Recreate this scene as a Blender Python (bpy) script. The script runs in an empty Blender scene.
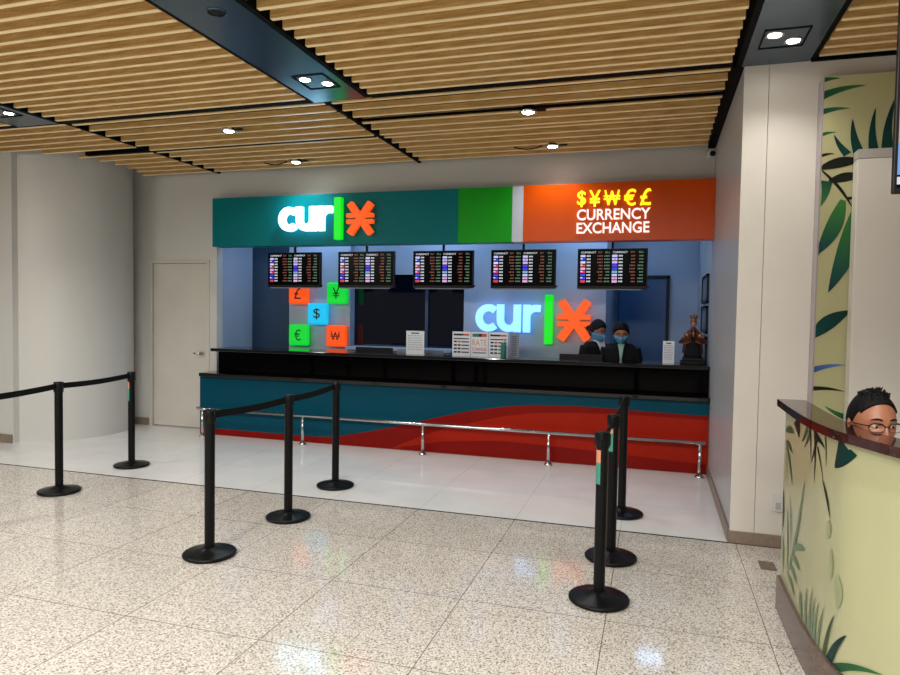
import bpy, bmesh, math, random
from mathutils import Vector, Matrix, noise
random.seed(7)
S = bpy.context.scene
C = S.collection
PI = math.pi

# ---------------------------------------------------------------- camera
yaw, pitch, roll, fpx = 0.2982180, 0.0388763, -0.0158377, 667.389
cyw, syw = math.cos(yaw), math.sin(yaw)
fw = Vector((-syw * math.cos(pitch), cyw * math.cos(pitch), -math.sin(pitch)))
r0 = Vector((cyw, syw, 0)); d0 = fw.cross(r0)
rr = r0 * math.cos(roll) + d0 * math.sin(roll)
dd = -r0 * math.sin(roll) + d0 * math.cos(roll)
cam_d = bpy.data.cameras.new('camera'); cam = bpy.data.objects.new('camera', cam_d); C.objects.link(cam)
m3 = Matrix((rr, -dd, -fw)).transposed()
cam.matrix_world = Matrix.Translation((0, 0, 1.6)) @ m3.to_4x4()
cam_d.sensor_width = 36; cam_d.lens = fpx / 900 * 36; cam_d.clip_start = .02
S.camera = cam

# ---------------------------------------------------------------- world, lights, exposure
W = bpy.data.worlds.new('hall_ambience'); S.world = W; W.use_nodes = True
bg = W.node_tree.nodes['Background']; bg.inputs[0].default_value = (1, .96, .9, 1); bg.inputs[1].default_value = .15
S.view_settings.view_transform = 'Standard'; S.view_settings.look = 'None'
S.view_settings.gamma = 1; S.view_settings.use_curve_mapping = False
S.view_settings.exposure = 0.0

def lamp(kind, name, loc, energy, color=(1, .96, .9), size=.1, rot=(0, 0, 0), sizey=None, spot=None, blend=.6):
    d = bpy.data.lights.new(name, kind); d.energy = energy; d.color = color
    if kind == 'AREA':
        d.size = size
        if sizey: d.shape = 'RECTANGLE'; d.size_y = sizey
    else: d.shadow_soft_size = size
    if spot: d.spot_size = math.radians(spot); d.spot_blend = blend
    o = bpy.data.objects.new(name, d); o.location = loc; o.rotation_euler = rot; C.objects.link(o); return o
# added unseen fill lamps behind and beside the camera, brightening the walls
lamp('AREA', 'hall_fill', (-1.5, -2.5, 3.9), 520, (1, .965, .91), 5, (math.radians(24), 0, 0), 2.0)
lamp('AREA', 'hall_fill', (-6.5, 0.2, 3.2), 150, (1, .96, .9), 2.0, (math.radians(20), math.radians(-15), 0), 1.0)
# the booth's own dim cool ceiling panels
for x in (-4.3, -2.6, -.7):
    lamp('AREA', 'booth_light', (x, 7.85, 2.9), 11, (.40, .64, 1), .9, (0, 0, 0), .25)

lamp('AREA', 'booth_light', (-.05, 9.0, 2.9), 4, (.40, .64, 1), .5, (0, 0, 0), .3)  # added unseen lamp that brightens the back recess

# ---------------------------------------------------------------- materials
def lin(v):
    v /= 255.
    return v / 12.92 if v <= .04045 else ((v + .055) / 1.055) ** 2.4
def col(r, g, b): return (lin(r), lin(g), lin(b), 1)
def mat(name, rgb, rough=.5, metal=0, em=None, es=0, spec=.5, coat=0, bump=0, bscale=40, var=0, vscale=3, streak=None):
    m = bpy.data.materials.new(name); m.use_nodes = True
    nt = m.node_tree; b = nt.nodes['Principled BSDF']
    c = col(*rgb) if max(rgb) > 1.001 else (*rgb, 1)
    b.inputs['Base Color'].default_value = c
    b.inputs['Roughness'].default_value = rough; b.inputs['Metallic'].default_value = metal
    b.inputs['Specular IOR Level'].default_value = spec; b.inputs['Coat Weight'].default_value = coat
    b.inputs['Coat Roughness'].default_value = .05
    if em:
        b.inputs['Emission Color'].default_value = col(*em); b.inputs['Emission Strength'].default_value = es
    tc = nt.nodes.new('ShaderNodeTexCoord')
    mp = nt.nodes.new('ShaderNodeMapping'); nt.links.new(tc.outputs['Object'], mp.inputs[0])
    if streak: mp.inputs['Scale'].default_value = streak
    n = nt.nodes.new('ShaderNodeTexNoise'); nt.links.new(mp.outputs[0], n.inputs[0])
    n.inputs['Scale'].default_value = vscale; n.inputs['Detail'].default_value = 5
    v = var if var else .04
    r = nt.nodes.new('ShaderNodeMapRange'); r.inputs[1].default_value = .3; r.inputs[2].default_value = .7
    r.inputs[3].default_value = 1 - v; r.inputs[4].default_value = 1 + v
    nt.links.new(n.outputs[0], r.inputs[0])
    mx = nt.nodes.new('ShaderNodeVectorMath'); mx.operation = 'SCALE'; mx.inputs[0].default_value = c[:3]
    nt.links.new(r.outputs[0], mx.inputs['Scale']); nt.links.new(mx.outputs[0], b.inputs['Base Color'])
    if bump:
        n2 = nt.nodes.new('ShaderNodeTexNoise'); n2.inputs['Scale'].default_value = bscale
        nt.links.new(mp.outputs[0], n2.inputs[0])
        bp = nt.nodes.new('ShaderNodeBump'); bp.inputs['Strength'].default_value = bump; bp.inputs['Distance'].default_value = .01
        nt.links.new(n2.outputs[0], bp.inputs['Height']); nt.links.new(bp.outputs[0], b.inputs['Normal'])
    return m
M = {}
M['wall'] = mat('painted_wall', (196, 195, 190), .42, bump=.08, bscale=6, var=.03, vscale=1.2)
M['wall_side'] = mat('brushed_wall_panel', (180, 180, 182), .3, var=.05, vscale=3, streak=(.4, 30, .25), bump=.05, bscale=5)
M['wall_r'] = mat('satin_wall_panel', (208, 202, 192), .38, bump=.12, bscale=2.5, var=.02)
M['booth_wall'] = mat('booth_wall_paint', (158, 172, 192), .45, var=.03)
M['booth_dark'] = mat('booth_navy_panel', (38, 62, 88), .3, var=.06)
M['navy'] = mat('navy_door', (10, 74, 120), .35, var=.06)
M['glass_dark'] = mat('unlit_glass', (5, 12, 26), .06, spec=.5)
M['black'] = mat('black_plastic', (10, 10, 11), .38, spec=.2)
M['black_metal'] = mat('black_powder_coat', (7, 7, 9), .35, spec=.22)
M['belt'] = mat('black_webbing', (8, 8, 10), .8, spec=.2, bump=.3, bscale=300)
M['granite_black'] = mat('polished_black_granite', (4, 3, 4), .06, spec=.06, var=.3, vscale=60)
M['granite_edge'] = mat('polished_black_granite_slab', (9, 8, 9), .1, spec=.6, var=.3, vscale=60)
M['chrome'] = mat('brushed_steel', (200, 200, 200), .18, 1)
M['teal'] = mat('teal_laminate', (0, 66, 84), .25, spec=.15)
M['teal_f'] = mat('teal_fascia', (0, 108, 112), .4, spec=.1)
M['green_f'] = mat('green_fascia', (6, 150, 12), .4, spec=.2)
M['white_f'] = mat('white_fascia', (185, 190, 200), .35)
M['orange_f'] = mat('orange_fascia', (196, 72, 4), .25, spec=.15)
M['red_d'] = mat('deep_red_laminate', (124, 14, 6), .25, spec=.15)
M['red'] = mat('red_laminate', (154, 28, 8), .25, spec=.15)
M['skirt'] = mat('stone_skirting', (128, 112, 98), .35, var=.15, vscale=30)
M['door'] = mat('cream_door', (196, 192, 182), .4)
M['cloud'] = mat('glowing_white_letter', (240, 250, 255), .4, em=(150, 222, 255), es=3.2)
M['cloud_in'] = mat('glowing_pale_blue_letter', (220, 240, 255), .4, em=(95, 175, 255), es=1.5)
M['g_glow'] = mat('glowing_green_bar', (5, 100, 10), .5, em=(0, 245, 30), es=.85)
M['o_glow'] = mat('glowing_orange_letter', (150, 50, 5), .5, em=(255, 88, 4), es=.9)
M['g_cube'] = mat('glowing_green_cube', (5, 100, 20), .5, em=(0, 235, 60), es=.75)
M['o_cube'] = mat('glowing_orange_cube', (150, 45, 5), .5, em=(255, 84, 8), es=.85)
M['c_cube'] = mat('glowing_cyan_cube', (10, 100, 150), .5, em=(0, 205, 250), es=.8)
M['y_glow'] = mat('glowing_yellow_symbol', (250, 220, 30), .4, em=(255, 232, 20), es=1.15)
M['w_glow'] = mat('glowing_white_lettering', (120, 110, 105), .5, em=(255, 246, 240), es=1.0)
M['ink'] = mat('black_ink', (12, 14, 14), .6)
M['screen'] = mat('screen_black', (3, 3, 4), .25, spec=.04)
def emi(name, rgb, s): return mat(name, tuple(max(1.1, v * .1) for v in rgb), .4, em=rgb, es=s)
M['s_white'] = emi('screen_white', (225, 232, 245), .85)
M['s_blue'] = emi('screen_blue', (50, 50, 240), .9)
M['s_red'] = emi('screen_red', (225, 50, 80), .9)
M['s_pink'] = emi('screen_pink', (225, 180, 235), .9)
M['s_cyan'] = emi('screen_cyan', (110, 200, 235), .8)
M['s_lav'] = emi('screen_lavender', (205, 205, 250), .9)
M['s_brown'] = emi('screen_rust', (165, 90, 65), .6)
M['s_green'] = emi('screen_sage', (115, 160, 130), .6)
M['paper'] = mat('white_card', (215, 218, 224), .6)
M['frame_grey'] = mat('grey_print', (120, 124, 134), .6)
M['trim_grey'] = mat('light_grey_trim', (168, 162, 156), .5)
M['peach'] = mat('peach_print', (205, 150, 125), .6)
M['rust'] = mat('rust_print', (190, 80, 45), .6)
M['tealp'] = mat('teal_print', (25, 110, 95), .6)
M['lens'] = mat('lit_lamp_lens', (255, 250, 240), .3, em=(255, 250, 240), es=45)
M['grey_beam'] = mat('dark_grey_metal_panel', (66, 86, 104), .2, .6, var=.05)
M['void'] = mat('black_ceiling_void', (7, 7, 8), .8, spec=.1)
M['strip'] = mat('black_joint_strip', (5, 5, 6), .7, spec=.1)
M['white_p'] = mat('white_plastic', (200, 200, 200), .4)
M['skin'] = mat('warm_brown_skin', (160, 102, 74), .42, var=.05, vscale=30, bump=.1, bscale=120)
M['skin_d'] = mat('tan_skin', (150, 98, 72), .5, var=.05, vscale=30)
M['hair'] = mat('black_hair', (8, 7, 7), .6, spec=.2, bump=.6, bscale=150, var=.2, streak=(1, 1, .2))
M['eyew'] = mat('eye_white', (190, 175, 165), .3)
M['iris'] = mat('dark_iris', (35, 20, 14), .1)
M['lip'] = mat('lip_skin', (150, 82, 68), .45)
M['mask'] = mat('blue_surgical_mask', (90, 150, 190), .7)
M['jacket'] = mat('black_suit_cloth', (18, 18, 22), .8, spec=.2)
M['shirt'] = mat('pale_mint_shirt', (150, 185, 175), .7)
M['shirt_w'] = mat('white_shirt', (200, 205, 205), .7)
M['trouser'] = mat('dark_trousers', (22, 22, 26), .8)
M['gold'] = mat('gold_trim', (140, 92, 38), .35, .8)
M['red_cloth'] = mat('maroon_brocade', (70, 16, 12), .5, var=.4, vscale=25)
M['doll_skin'] = mat('painted_figurine_skin', (150, 100, 80), .4)
M['mahog'] = mat('polished_red_brown_granite', (56, 27, 24), .08, var=.3, vscale=70)
M['kick'] = mat('brown_granite_kickplate', (98, 78, 70), .2, var=.3, vscale=60)
M['cream'] = mat('cream_green_print', (182, 182, 142), .22, var=.02)
M['mural'] = mat('pale_olive_print', (168, 164, 122), .3, var=.02)
M['lilac'] = mat('mural_return', (150, 140, 145), .15)
M['tv_img'] = emi('tv_light_blue', (110, 165, 235), .9)
M['tv_tan'] = emi('tv_tan', (205, 170, 120), .8)
M['amber'] = mat('sticker_peach', (205, 140, 110), .5)
M['mint'] = mat('sticker_green', (60, 140, 120), .5)

def wood():
    m = bpy.data.materials.new('bamboo_slats'); m.use_nodes = True
    nt = m.node_tree; b = nt.nodes['Principled BSDF']; L = nt.links
    tc = nt.nodes.new('ShaderNodeTexCoord'); mp = nt.nodes.new('ShaderNodeMapping'); L.new(tc.outputs['Object'], mp.inputs[0])
    mp.inputs['Scale'].default_value = (3, 40, 40)
    n = nt.nodes.new('ShaderNodeTexNoise'); n.inputs['Scale'].default_value = 2; n.inputs['Detail'].default_value = 6
    L.new(mp.outputs[0], n.inputs[0])
    cr = nt.nodes.new('ShaderNodeValToRGB'); e = cr.color_ramp.elements
    e[0].position = .3; e[0].color = col(192, 146, 80); e[1].position = .7; e[1].color = col(228, 188, 122)
    L.new(n.outputs[0], cr.inputs[0])
    n2 = nt.nodes.new('ShaderNodeTexNoise'); n2.inputs['Scale'].default_value = 60; n2.inputs['Detail'].default_value = 3
    L.new(tc.outputs['Object'], n2.inputs[0])
    cr2 = nt.nodes.new('ShaderNodeValToRGB'); e = cr2.color_ramp.elements
    e[0].position = .32; e[0].color = (.84, .84, .84, 1); e[1].position = .40; e[1].color = (1, 1, 1, 1)
    L.new(n2.outputs[0], cr2.inputs[0])
    mx = nt.nodes.new('ShaderNodeMix'); mx.data_type = 'RGBA'; mx.blend_type = 'MULTIPLY'; mx.inputs[0].default_value = 1
    L.new(cr.outputs[0], mx.inputs[6]); L.new(cr2.outputs[0], mx.inputs[7]); L.new(mx.outputs[2], b.inputs['Base Color'])
    b.inputs['Roughness'].default_value = .35
    return m
M['wood'] = wood()
M['wood_bounce'] = mat('slat_underside_bounce', (252, 228, 178), .3, var=.04, vscale=8)  # paler than the slat wood: floor bounce painted into the undersides

def tile_mat(name, kind):
    """polished stone tiles; joints every .79 x .76 m"""
    m = bpy.data.materials.new(name); m.use_nodes = True
    nt = m.node_tree; b = nt.nodes['Principled BSDF']; L = nt.links; N = nt.nodes.new
    geo = N('ShaderNodeNewGeometry'); sx = N('ShaderNodeSeparateXYZ'); L.new(geo.outputs['Position'], sx.inputs[0])
    def math_(op, a, bb=None):
        k = N('ShaderNodeMath'); k.operation = op
        for i, v in enumerate((a, bb)):
            if v is None: continue
            if isinstance(v, (int, float)): k.inputs[i].default_value = v
            else: L.new(v, k.inputs[i])
        return k.outputs[0]
    def joint(out, off, p, w):
        t = math_('DIVIDE', math_('ADD', out, off), p)
        f = math_('FRACT', t); d = math_('MINIMUM', f, math_('SUBTRACT', 1, f))
        return math_('LESS_THAN', d, w / p), math_('FLOOR', t)
    if kind == 'granite':
        j1, c1 = joint(sx.outputs[0], 1.0 + 79, .79, .0022); j2, c2 = joint(sx.outputs[1], -3.52 + 76, .76, .0022)
    else:
        j1, c1 = joint(sx.outputs[0], 1.0 + 79, .79, .0012); j2, c2 = joint(sx.outputs[1], -5.04 + 76, .76, .0012)
    j = math_('MAXIMUM', j1, j2)
    cell = N('ShaderNodeCombineXYZ'); L.new(c1, cell.inputs[0]); L.new(c2, cell.inputs[1])
    wn = N('ShaderNodeTexWhiteNoise'); L.new(cell.outputs[0], wn.inputs[0])
    if kind == 'granite':
        v = N('ShaderNodeTexVoronoi'); v.inputs['Scale'].default_value = 150; L.new(geo.outputs['Position'], v.inputs[0])
        n = N('ShaderNodeTexNoise'); n.inputs['Scale'].default_value = 110; n.inputs['Detail'].default_value = 4; L.new(geo.outputs['Position'], n.inputs[0])
        mixv = math_('ADD', math_('MULTIPLY', n.outputs[0], .62), math_('MULTIPLY', math_('FRACT', math_('MULTIPLY', v.outputs['Color'], 1.0)), .38))
        cr = N('ShaderNodeValToRGB'); e = cr.color_ramp.elements
        e[0].position = .30; e[0].color = col(104, 92, 84); e[1].position = .72; e[1].color = col(226, 222, 214)
        for p_, c_ in ((.37, (134, 125, 116)), (.44, (184, 176, 166)), (.55, (208, 202, 192))):
            q = e.new(p_); q.color = col(*c_)
        L.new(mixv, cr.inputs[0]); base = cr.outputs[0]
        jc = col(96, 84, 76); k = .07
    else:
        n = N('ShaderNodeTexNoise'); n.inputs['Scale'].default_value = 2.5; L.new(geo.outputs['Position'], n.inputs[0])
        cr = N('ShaderNodeValToRGB'); e = cr.color_ramp.elements
        e[0].position = .3; e[0].color = col(222, 221, 219); e[1].position = .7; e[1].color = col(230, 229, 227)
        L.new(n.outputs[0], cr.inputs[0]); base = cr.outputs[0]; jc = col(150, 146, 140); k = .03
    vv = math_('ADD', math_('MULTIPLY', wn.outputs[0], k), 1 - k / 2)
    sc = N('ShaderNodeVectorMath'); sc.operation = 'SCALE'; L.new(base, sc.inputs[0]); L.new(vv, sc.inputs['Scale'])
    mx = N('ShaderNodeMix'); mx.data_type = 'RGBA'; L.new(j, mx.inputs[0]); L.new(sc.outputs[0], mx.inputs[6]); mx.inputs[7].default_value = jc
    L.new(mx.outputs[2], b.inputs['Base Color'])
    b.inputs['Roughness'].default_value = .085 if kind == 'granite' else .08
    b.inputs['Specular IOR Level'].default_value = .5
    return m
M['granite'] = tile_mat('speckled_granite_tiles', 'granite')
M['white_tile'] = tile_mat('polished_white_tiles', 'white')

def leaf_mat():
    m = bpy.data.materials.new('printed_leaves'); m.use_nodes = True
    nt = m.node_tree; b = nt.nodes['Principled BSDF']
    a = nt.nodes.new('ShaderNodeVertexColor'); a.layer_name = 'Col'
    nt.links.new(a.outputs[0], b.inputs['Base Color']); b.inputs['Roughness'].default_value = .4; b.inputs['Specular IOR Level'].default_value = .2
    return m
M['leaf'] = leaf_mat()

# ---------------------------------------------------------------- mesh helpers
class MB:
    def __init__(s): s.bm = bmesh.new(); s.mats = []
    def mi(s, m):
        if m not in s.mats: s.mats.append(m)
        return s.mats.index(m)
    def box(s, x0, x1, y0, y1, z0, z1, m='black', bevel=0, seg=2):
        r = bmesh.ops.create_cube(s.bm, size=1); vs = r['verts']
        for v in vs: v.co = Vector((x0 + (v.co.x + .5) * (x1 - x0), y0 + (v.co.y + .5) * (y1 - y0), z0 + (v.co.z + .5) * (z1 - z0)))
        fs = {f for v in vs for f in v.link_faces}
        i = s.mi(m)
        for f in fs: f.material_index = i
        if bevel:
            es = list({e for v in vs for e in v.link_edges})
            g = bmesh.ops.bevel(s.bm, geom=es, offset=bevel, segments=seg, affect='EDGES', profile=.5)
            for f in g['faces']: f.material_index = i
        return vs
    def poly(s, pts, m):
        vs = [s.bm.verts.new(p) for p in pts]; f = s.bm.faces.new(vs); f.material_index = s.mi(m); return f
    def prism(s, pts, d, m):
        """pts: planar loop (3D), d: extrusion vector"""
        d = Vector(d); a = [s.bm.verts.new(p) for p in pts]; b = [s.bm.verts.new(Vector(p) + d) for p in pts]
        i = s.mi(m); n = len(pts)
        fs = [s.bm.faces.new(a), s.bm.faces.new(b[::-1])] + [s.bm.faces.new((a[k], b[k], b[(k + 1) % n], a[(k + 1) % n])) for k in range(n)]
        for f in fs: f.material_index = i
    def lathe(s, prof, c, m, seg=32, sx=1, sy=1):
        i = s.mi(m); rings = []
        for r, z in prof:
            if r < 1e-6: rings.append([s.bm.verts.new((c[0], c[1], c[2] + z))])
            else: rings.append([s.bm.verts.new((c[0] + r * sx * math.cos(2 * PI * k / seg), c[1] + r * sy * math.sin(2 * PI * k / seg), c[2] + z)) for k in range(seg)])
        for a, b in zip(rings, rings[1:]):
            for k in range(seg):
                k2 = (k + 1) % seg
                q = [a[k % len(a)], a[k2 % len(a)], b[k2 % len(b)], b[k % len(b)]]
                u = []
                for v in q:
                    if v not in u: u.append(v)
                if len(u) >= 3:
                    f = s.bm.faces.new(u); f.material_index = i; f.smooth = True
    def tube(s, pts, rad, m, seg=12, flat=1.0, cap=True):
        """swept ellipse; rad scalar or list; flat scales the second axis"""
        pts = [Vector(p) for p in pts]; n = len(pts); i = s.mi(m); rings = []; ref = None
        for k, p in enumerate(pts):
            t = (pts[min(k + 1, n - 1)] - pts[max(k - 1, 0)]).normalized()
            if ref is None: ref = Vector((0, 0, 1)) if abs(t.z) < .9 else Vector((1, 0, 0))
            a = (ref - t * ref.dot(t)).normalized(); bb = t.cross(a); ref = a
            r = rad[k] if isinstance(rad, (list, tuple)) else rad
            ra, rb = r if isinstance(r, (list, tuple)) else (r, r * flat)
            rings.append([s.bm.verts.new(p + a * ra * math.cos(2 * PI * j / seg) + bb * rb * math.sin(2 * PI * j / seg)) for j in range(seg)])
        for a, b in zip(rings, rings[1:]):
            for j in range(seg):
                f = s.bm.faces.new((a[j], a[(j + 1) % seg], b[(j + 1) % seg], b[j])); f.material_index = i; f.smooth = True
        if cap:
            for r_ in (rings[0][::-1], rings[-1]):
                f = s.bm.faces.new(r_); f.material_index = i
    def ell(s, c, r, m, rot=None, u=20, v=14):
        g = bmesh.ops.create_uvsphere(s.bm, u_segments=u, v_segments=v, radius=1); i = s.mi(m)
        R_ = rot or Matrix.Identity(3)
        for w in g['verts']: w.co = R_ @ Vector((w.co.x * r[0], w.co.y * r[1], w.co.z * r[2])) + Vector(c)
        for f in {f for w in g['verts'] for f in w.link_faces}: f.material_index = i; f.smooth = True
    def text(s, body, box, Y, m, depth=.002, bold=0, keep=False, wall='y'):
        """lettering filling box (x0,x1,z0,z1) on a plane that faces -Y"""
        cu = bpy.data.curves.new('t', 'FONT'); cu.body = body; cu.size = 1; cu.extrude = .5; cu.offset = bold; cu.resolution_u = 4
        o = bpy.data.objects.new('t', cu); C.objects.link(o)
        bpy.context.view_layer.update()
        dg = bpy.context.evaluated_depsgraph_get(); me = o.evaluated_get(dg).to_mesh()
        xs = [v.co.x for v in me.vertices]; ys = [v.co.y for v in me.vertices]
        x0, x1, z0, z1 = box; a, b, c, d = min(xs), max(xs), min(ys), max(ys)
        kx = (x1 - x0) / (b - a); kz = (z1 - z0) / (d - c)
        if keep:
            kx = kz = min(kx, kz); x0 = (x0 + x1) / 2 - kx * (b - a) / 2
        i = s.mi(m); vs = [s.bm.verts.new((x0 + (v.co.x - a) * kx, Y - (v.co.z + .5) * depth, z0 + (v.co.y - c) * kz)) for v in me.vertices]
        for p in me.polygons:
            try:
                f = s.bm.faces.new([vs[k] for k in p.vertices]); f.material_index = i
            except ValueError: pass
        o.evaluated_get(dg).to_mesh_clear(); bpy.data.objects.remove(o); bpy.data.curves.remove(cu)
    def won(s, box, Y, m, depth, st):
        x0, x1, z0, z1 = box; W_ = x1 - x0; i = s.mi(m)
        zz = [(x0 + W_ * .08, z1), (x0 + W_ * .29, z0 + st / 2), (x0 + W_ * .5, z1 - st / 2), (x0 + W_ * .71, z0 + st / 2), (x0 + W_ * .92, z1)]
        for k in range(4):
            a, c = Vector(zz[k]), Vector(zz[k + 1]); n = (c - a).normalized(); n = Vector((-n.y, n.x)) * st / 2
            s.prism([(p.x, Y + k * .0002, p.y) for p in (a + n, c + n, c - n, a - n)], (0, -depth, 0), m)
        for z in (.44, .62):
            zc = z0 + (z1 - z0) * z; s.box(x0, x1, Y - depth - .0004, Y, zc - st * .4, zc + st * .4, m)
    def build(s, name, parent=None, smooth=None, remesh=None, shift=None):
        me = bpy.data.meshes.new(name)
        if parent is not None and shift is None: shift = parent.get('_w') and Vector(parent['_w'])
        if shift is not None:
            for v in s.bm.verts: v.co -= Vector(shift)
        bmesh.ops.recalc_face_normals(s.bm, faces=s.bm.faces[:])
        s.bm.to_mesh(me); s.bm.free()
        for m in s.mats: me.materials.append(M[m])
        o = bpy.data.objects.new(name, me); C.objects.link(o)
        if remesh:
            r = o.modifiers.new('r', 'REMESH'); r.mode = 'VOXEL'; r.voxel_size = remesh; r.use_smooth_shade = True
            sm = o.modifiers.new('s', 'SMOOTH'); sm.factor = .5; sm.iterations = 5
            bpy.context.view_layer.update()
            dg = bpy.context.evaluated_depsgraph_get(); me2 = bpy.data.meshes.new_from_object(o.evaluated_get(dg))
            o.modifiers.clear(); o.data = me2; me2.name = name
            if not me2.materials: me2.materials.append(M[s.mats[0]])
        if parent is not None: o.parent = parent
        if parent is not None and shift is not None: o['_w'] = list(shift)
        return o
def tag(o, label, cat, group=None):
    o['label'] = label; o['category'] = cat
    if group: o['group'] = group
    return o
def thing(name, loc, label, cat, group=None, rz=0):
    o = bpy.data.objects.new(name, None); o.empty_display_size = .1; o.location = loc; o.rotation_euler = (0, 0, rz); C.objects.link(o)
    o['_w'] = list(loc)
    return tag(o, label, cat, group)
def local(o): o['_w'] = [0, 0, 0]; return o
def struct(o): o['kind'] = 'structure'; return o
def copy_tree(o, parent=None):
    c = o.copy(); C.objects.link(c); c.parent = parent
    for ch in list(o.children): copy_tree(ch, c)
    return c
def sbox(name, *a, m='wall', bevel=0):
    b = MB(); b.box(*a, m, bevel); return struct(b.build(name))

# ================================================================ STRUCTURE
sbox('floor', -11, 4.5, -5, 5.04, -.1, 0, m='granite')
sbox('floor', -11, 4.5, 5.04, 10.2, -.1, 0, m='white_tile')
b = MB(); b.box(-11, 4.5, 5.025, 5.045, -.02, .0012, 'strip'); struct(b.build('trim_threshold'))
CZ = 3.32
sbox('ceiling', -11, 4.5, .4, 10.2, 3.62, 3.7, m='void')

# cylinder bulge of the wall at the left
CX, CY, CR = -7.295, 6.72, .845
b = MB(); b.lathe([(CR, 0), (CR, 3.6)], (CX, CY, 0), 'wall', 96); struct(b.build('wall_column'))
b = MB(); b.box(-11, -7.045, 5.84, 5.95, 0, 3.6, 'wall'); struct(b.build('wall_left'))
b = MB(); b.box(-11, -7.06, 5.82, 5.84, 0, .1, 'skirt'); struct(b.build('baseboard_left'))
# back wall: door part, header above the booth
b = MB()
b.box(-8.2, -6.47, 7.4, 7.52, 0, 3.6, 'wall'); b.box(-5.59, -5.45, 7.4, 7.52, 0, 3.6, 'wall'); b.box(-6.47, -5.59, 7.4, 7.52, 2.19, 3.6, 'wall')
b.box(-5.45, .54, 7.4, 7.52, 2.42, 3.6, 'wall'); struct(b.build('wall_back'))
b = MB(); b.box(-8.2, -6.52, 7.385, 7.4, 0, .1, 'skirt'); struct(b.build('baseboard_back'))
# flush door
b = MB(); b.box(-6.455, -5.605, 7.415, 7.455, .012, 2.175, 'door', .003); dr = struct(b.build('door_1')); dr['_w'] = [0, 0, 0]
b = MB(); b.box(-6.5, -6.462, 7.388, 7.47, 0, 2.22, 'door', .002); b.box(-5.598, -5.56, 7.388, 7.47, 0, 2.22, 'door', .002); b.box(-6.5, -5.56, 7.386, 7.47, 2.182, 2.22, 'door', .002)
b.build('door_frame', dr)
b = MB(); b.tube([(-5.68, 7.41, 1.0), (-5.68, 7.36, 1.0)], .024, 'chrome', 16); b.tube([(-5.68, 7.365, 1.0), (-5.78, 7.36, 1.0)], .009, 'chrome', 10); b.build('door_handle', dr)
# right wall of the bay and the big white wall facing the hall
b = MB(); b.box(.54, .66, 5.07, 10.0, 0, 3.6, 'wall_side'); struct(b.build('wall_right'))
b = MB(); b.box(.525, .54, 5.07, 7.1, 0, .1, 'skirt'); struct(b.build('baseboard_right'))
b = MB(); b.box(.54, .697, 5.05, 5.07, 0, 3.6, 'wall_r', .001); b.box(.7, 4.5, 5.052, 5.07, 0, 3.6, 'wall_r', .001); b.box(.66, 4.5, 5.075, 5.3, 0, 3.6, 'black')
struct(b.build('wall_front'))
b = MB(); b.box(.53, 1.0, 5.035, 5.05, 0, .085, 'skirt'); struct(b.build('baseboard_front'))

# booth room behind the counter
sbox('wall_booth_left', -5.57, -5.45, 7.52, 8.2, 0, 3.0, m='booth_wall')
b = MB(); b.box(-5.57, -4.87, 8.2, 8.3, 0, 3.0, 'booth_dark'); b.box(-4.862, -4.0, 8.2, 8.3, 0, 3.0, 'booth_wall'); b.box(-4.87, -4.862, 8.215, 8.3, 0, 3, 'black')
struct(b.build('wall_booth_back'))
b = MB(); b.box(-4.0, -3.93, 8.19, 8.42, 0, 3.0, 'booth_wall'); struct(b.build('trim_pilaster'))
b = MB(); b.box(-3.93, -2.37, 8.33, 8.36, 1.0, 2.08, 'glass_dark'); wn = struct(b.build('window_1')); wn['_w'] = [0, 0, 0]
b = MB(); b.box(-2.9, -2.86, 8.3, 8.33, 1.0, 2.08, 'booth_dark'); b.box(-3.93, -2.37, 8.3, 8.33, 1.0, 1.05, 'booth_dark'); b.build('window_frame', wn)
b = MB(); b.box(-3.93, -2.37, 8.3, 8.42, 2.08, 3.0, 'booth_wall'); b.box(-3.93, -2.37, 8.3, 8.42, 0, 1.0, 'booth_wall'); b.box(-2.37, -.58, 8.3, 8.42, 0, 3.0, 'booth_wall')
struct(b.build('wall_booth_back'))
b = MB(); b.box(-.70, -.58, 8.42, 9.7, 0, 3, 'booth_wall'); b.box(-.7, .54, 9.7, 9.8, 0, 3.0, 'booth_wall'); struct(b.build('wall_booth_back'))
b = MB(); b.box(-5.57, .54, 7.52, 9.8, 2.98, 3.08, 'booth_wall'); struct(b.build('ceiling'))
b = MB(); b.box(-.5, .135, 9.64, 9.69, 0, 2.1, 'navy', .004); d2 = struct(b.build('door_2')); d2['_w'] = [0, 0, 0]
b = MB(); b.box(-.55, -.505, 9.62, 9.7, 0, 2.14, 'navy'); b.box(.14, .175, 9.62, 9.7, 0, 2.14, 'ink'); b.box(-.55, .175, 9.62, 9.7, 2.104, 2.14, 'ink'); b.build('door_frame', d2)

# ---------------- ceiling slats
def slats(x0f, x1, y0, y1, first, p, h=.085, w=.032):
    b = MB(); y = first
    while y < y1:
        if y >= y0:
            x0 = x0f(y) if callable(x0f) else x0f
            if x0 < x1 - .05: b.box(x0, x1, y, y + w, CZ + .004, CZ + h, 'wood'); b.box(x0, x1, y, y + w, CZ, CZ + .0045, 'wood_bounce')
        y += p
    return struct(b.build('ceiling'))
def left_end(y):
    d = y - CY; r = CR + .12
    if y < 5.75: return -10.5
    return CX + math.sqrt(max(0, r * r - d * d)) if abs(d) < r else -8.1
PN, PF = .1392, .2035
nf = 3.427 - .035 - 20 * PN
slats(-5.40, -2.80, .5, 4.93, nf, PN)
slats(-2.235, .45, .5, 4.97, nf, PN)
slats(.985, 4.4, .5, 5.0, nf + .03, PN)
slats(-10.5, -5.97, .5, 4.93, nf, PN)
slats(-5.37, -2.70, 5.08, 6.14, 5.085, PF, .05)
slats(-2.63, .455, 5.08, 6.14, 5.085, PF, .05)
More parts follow.
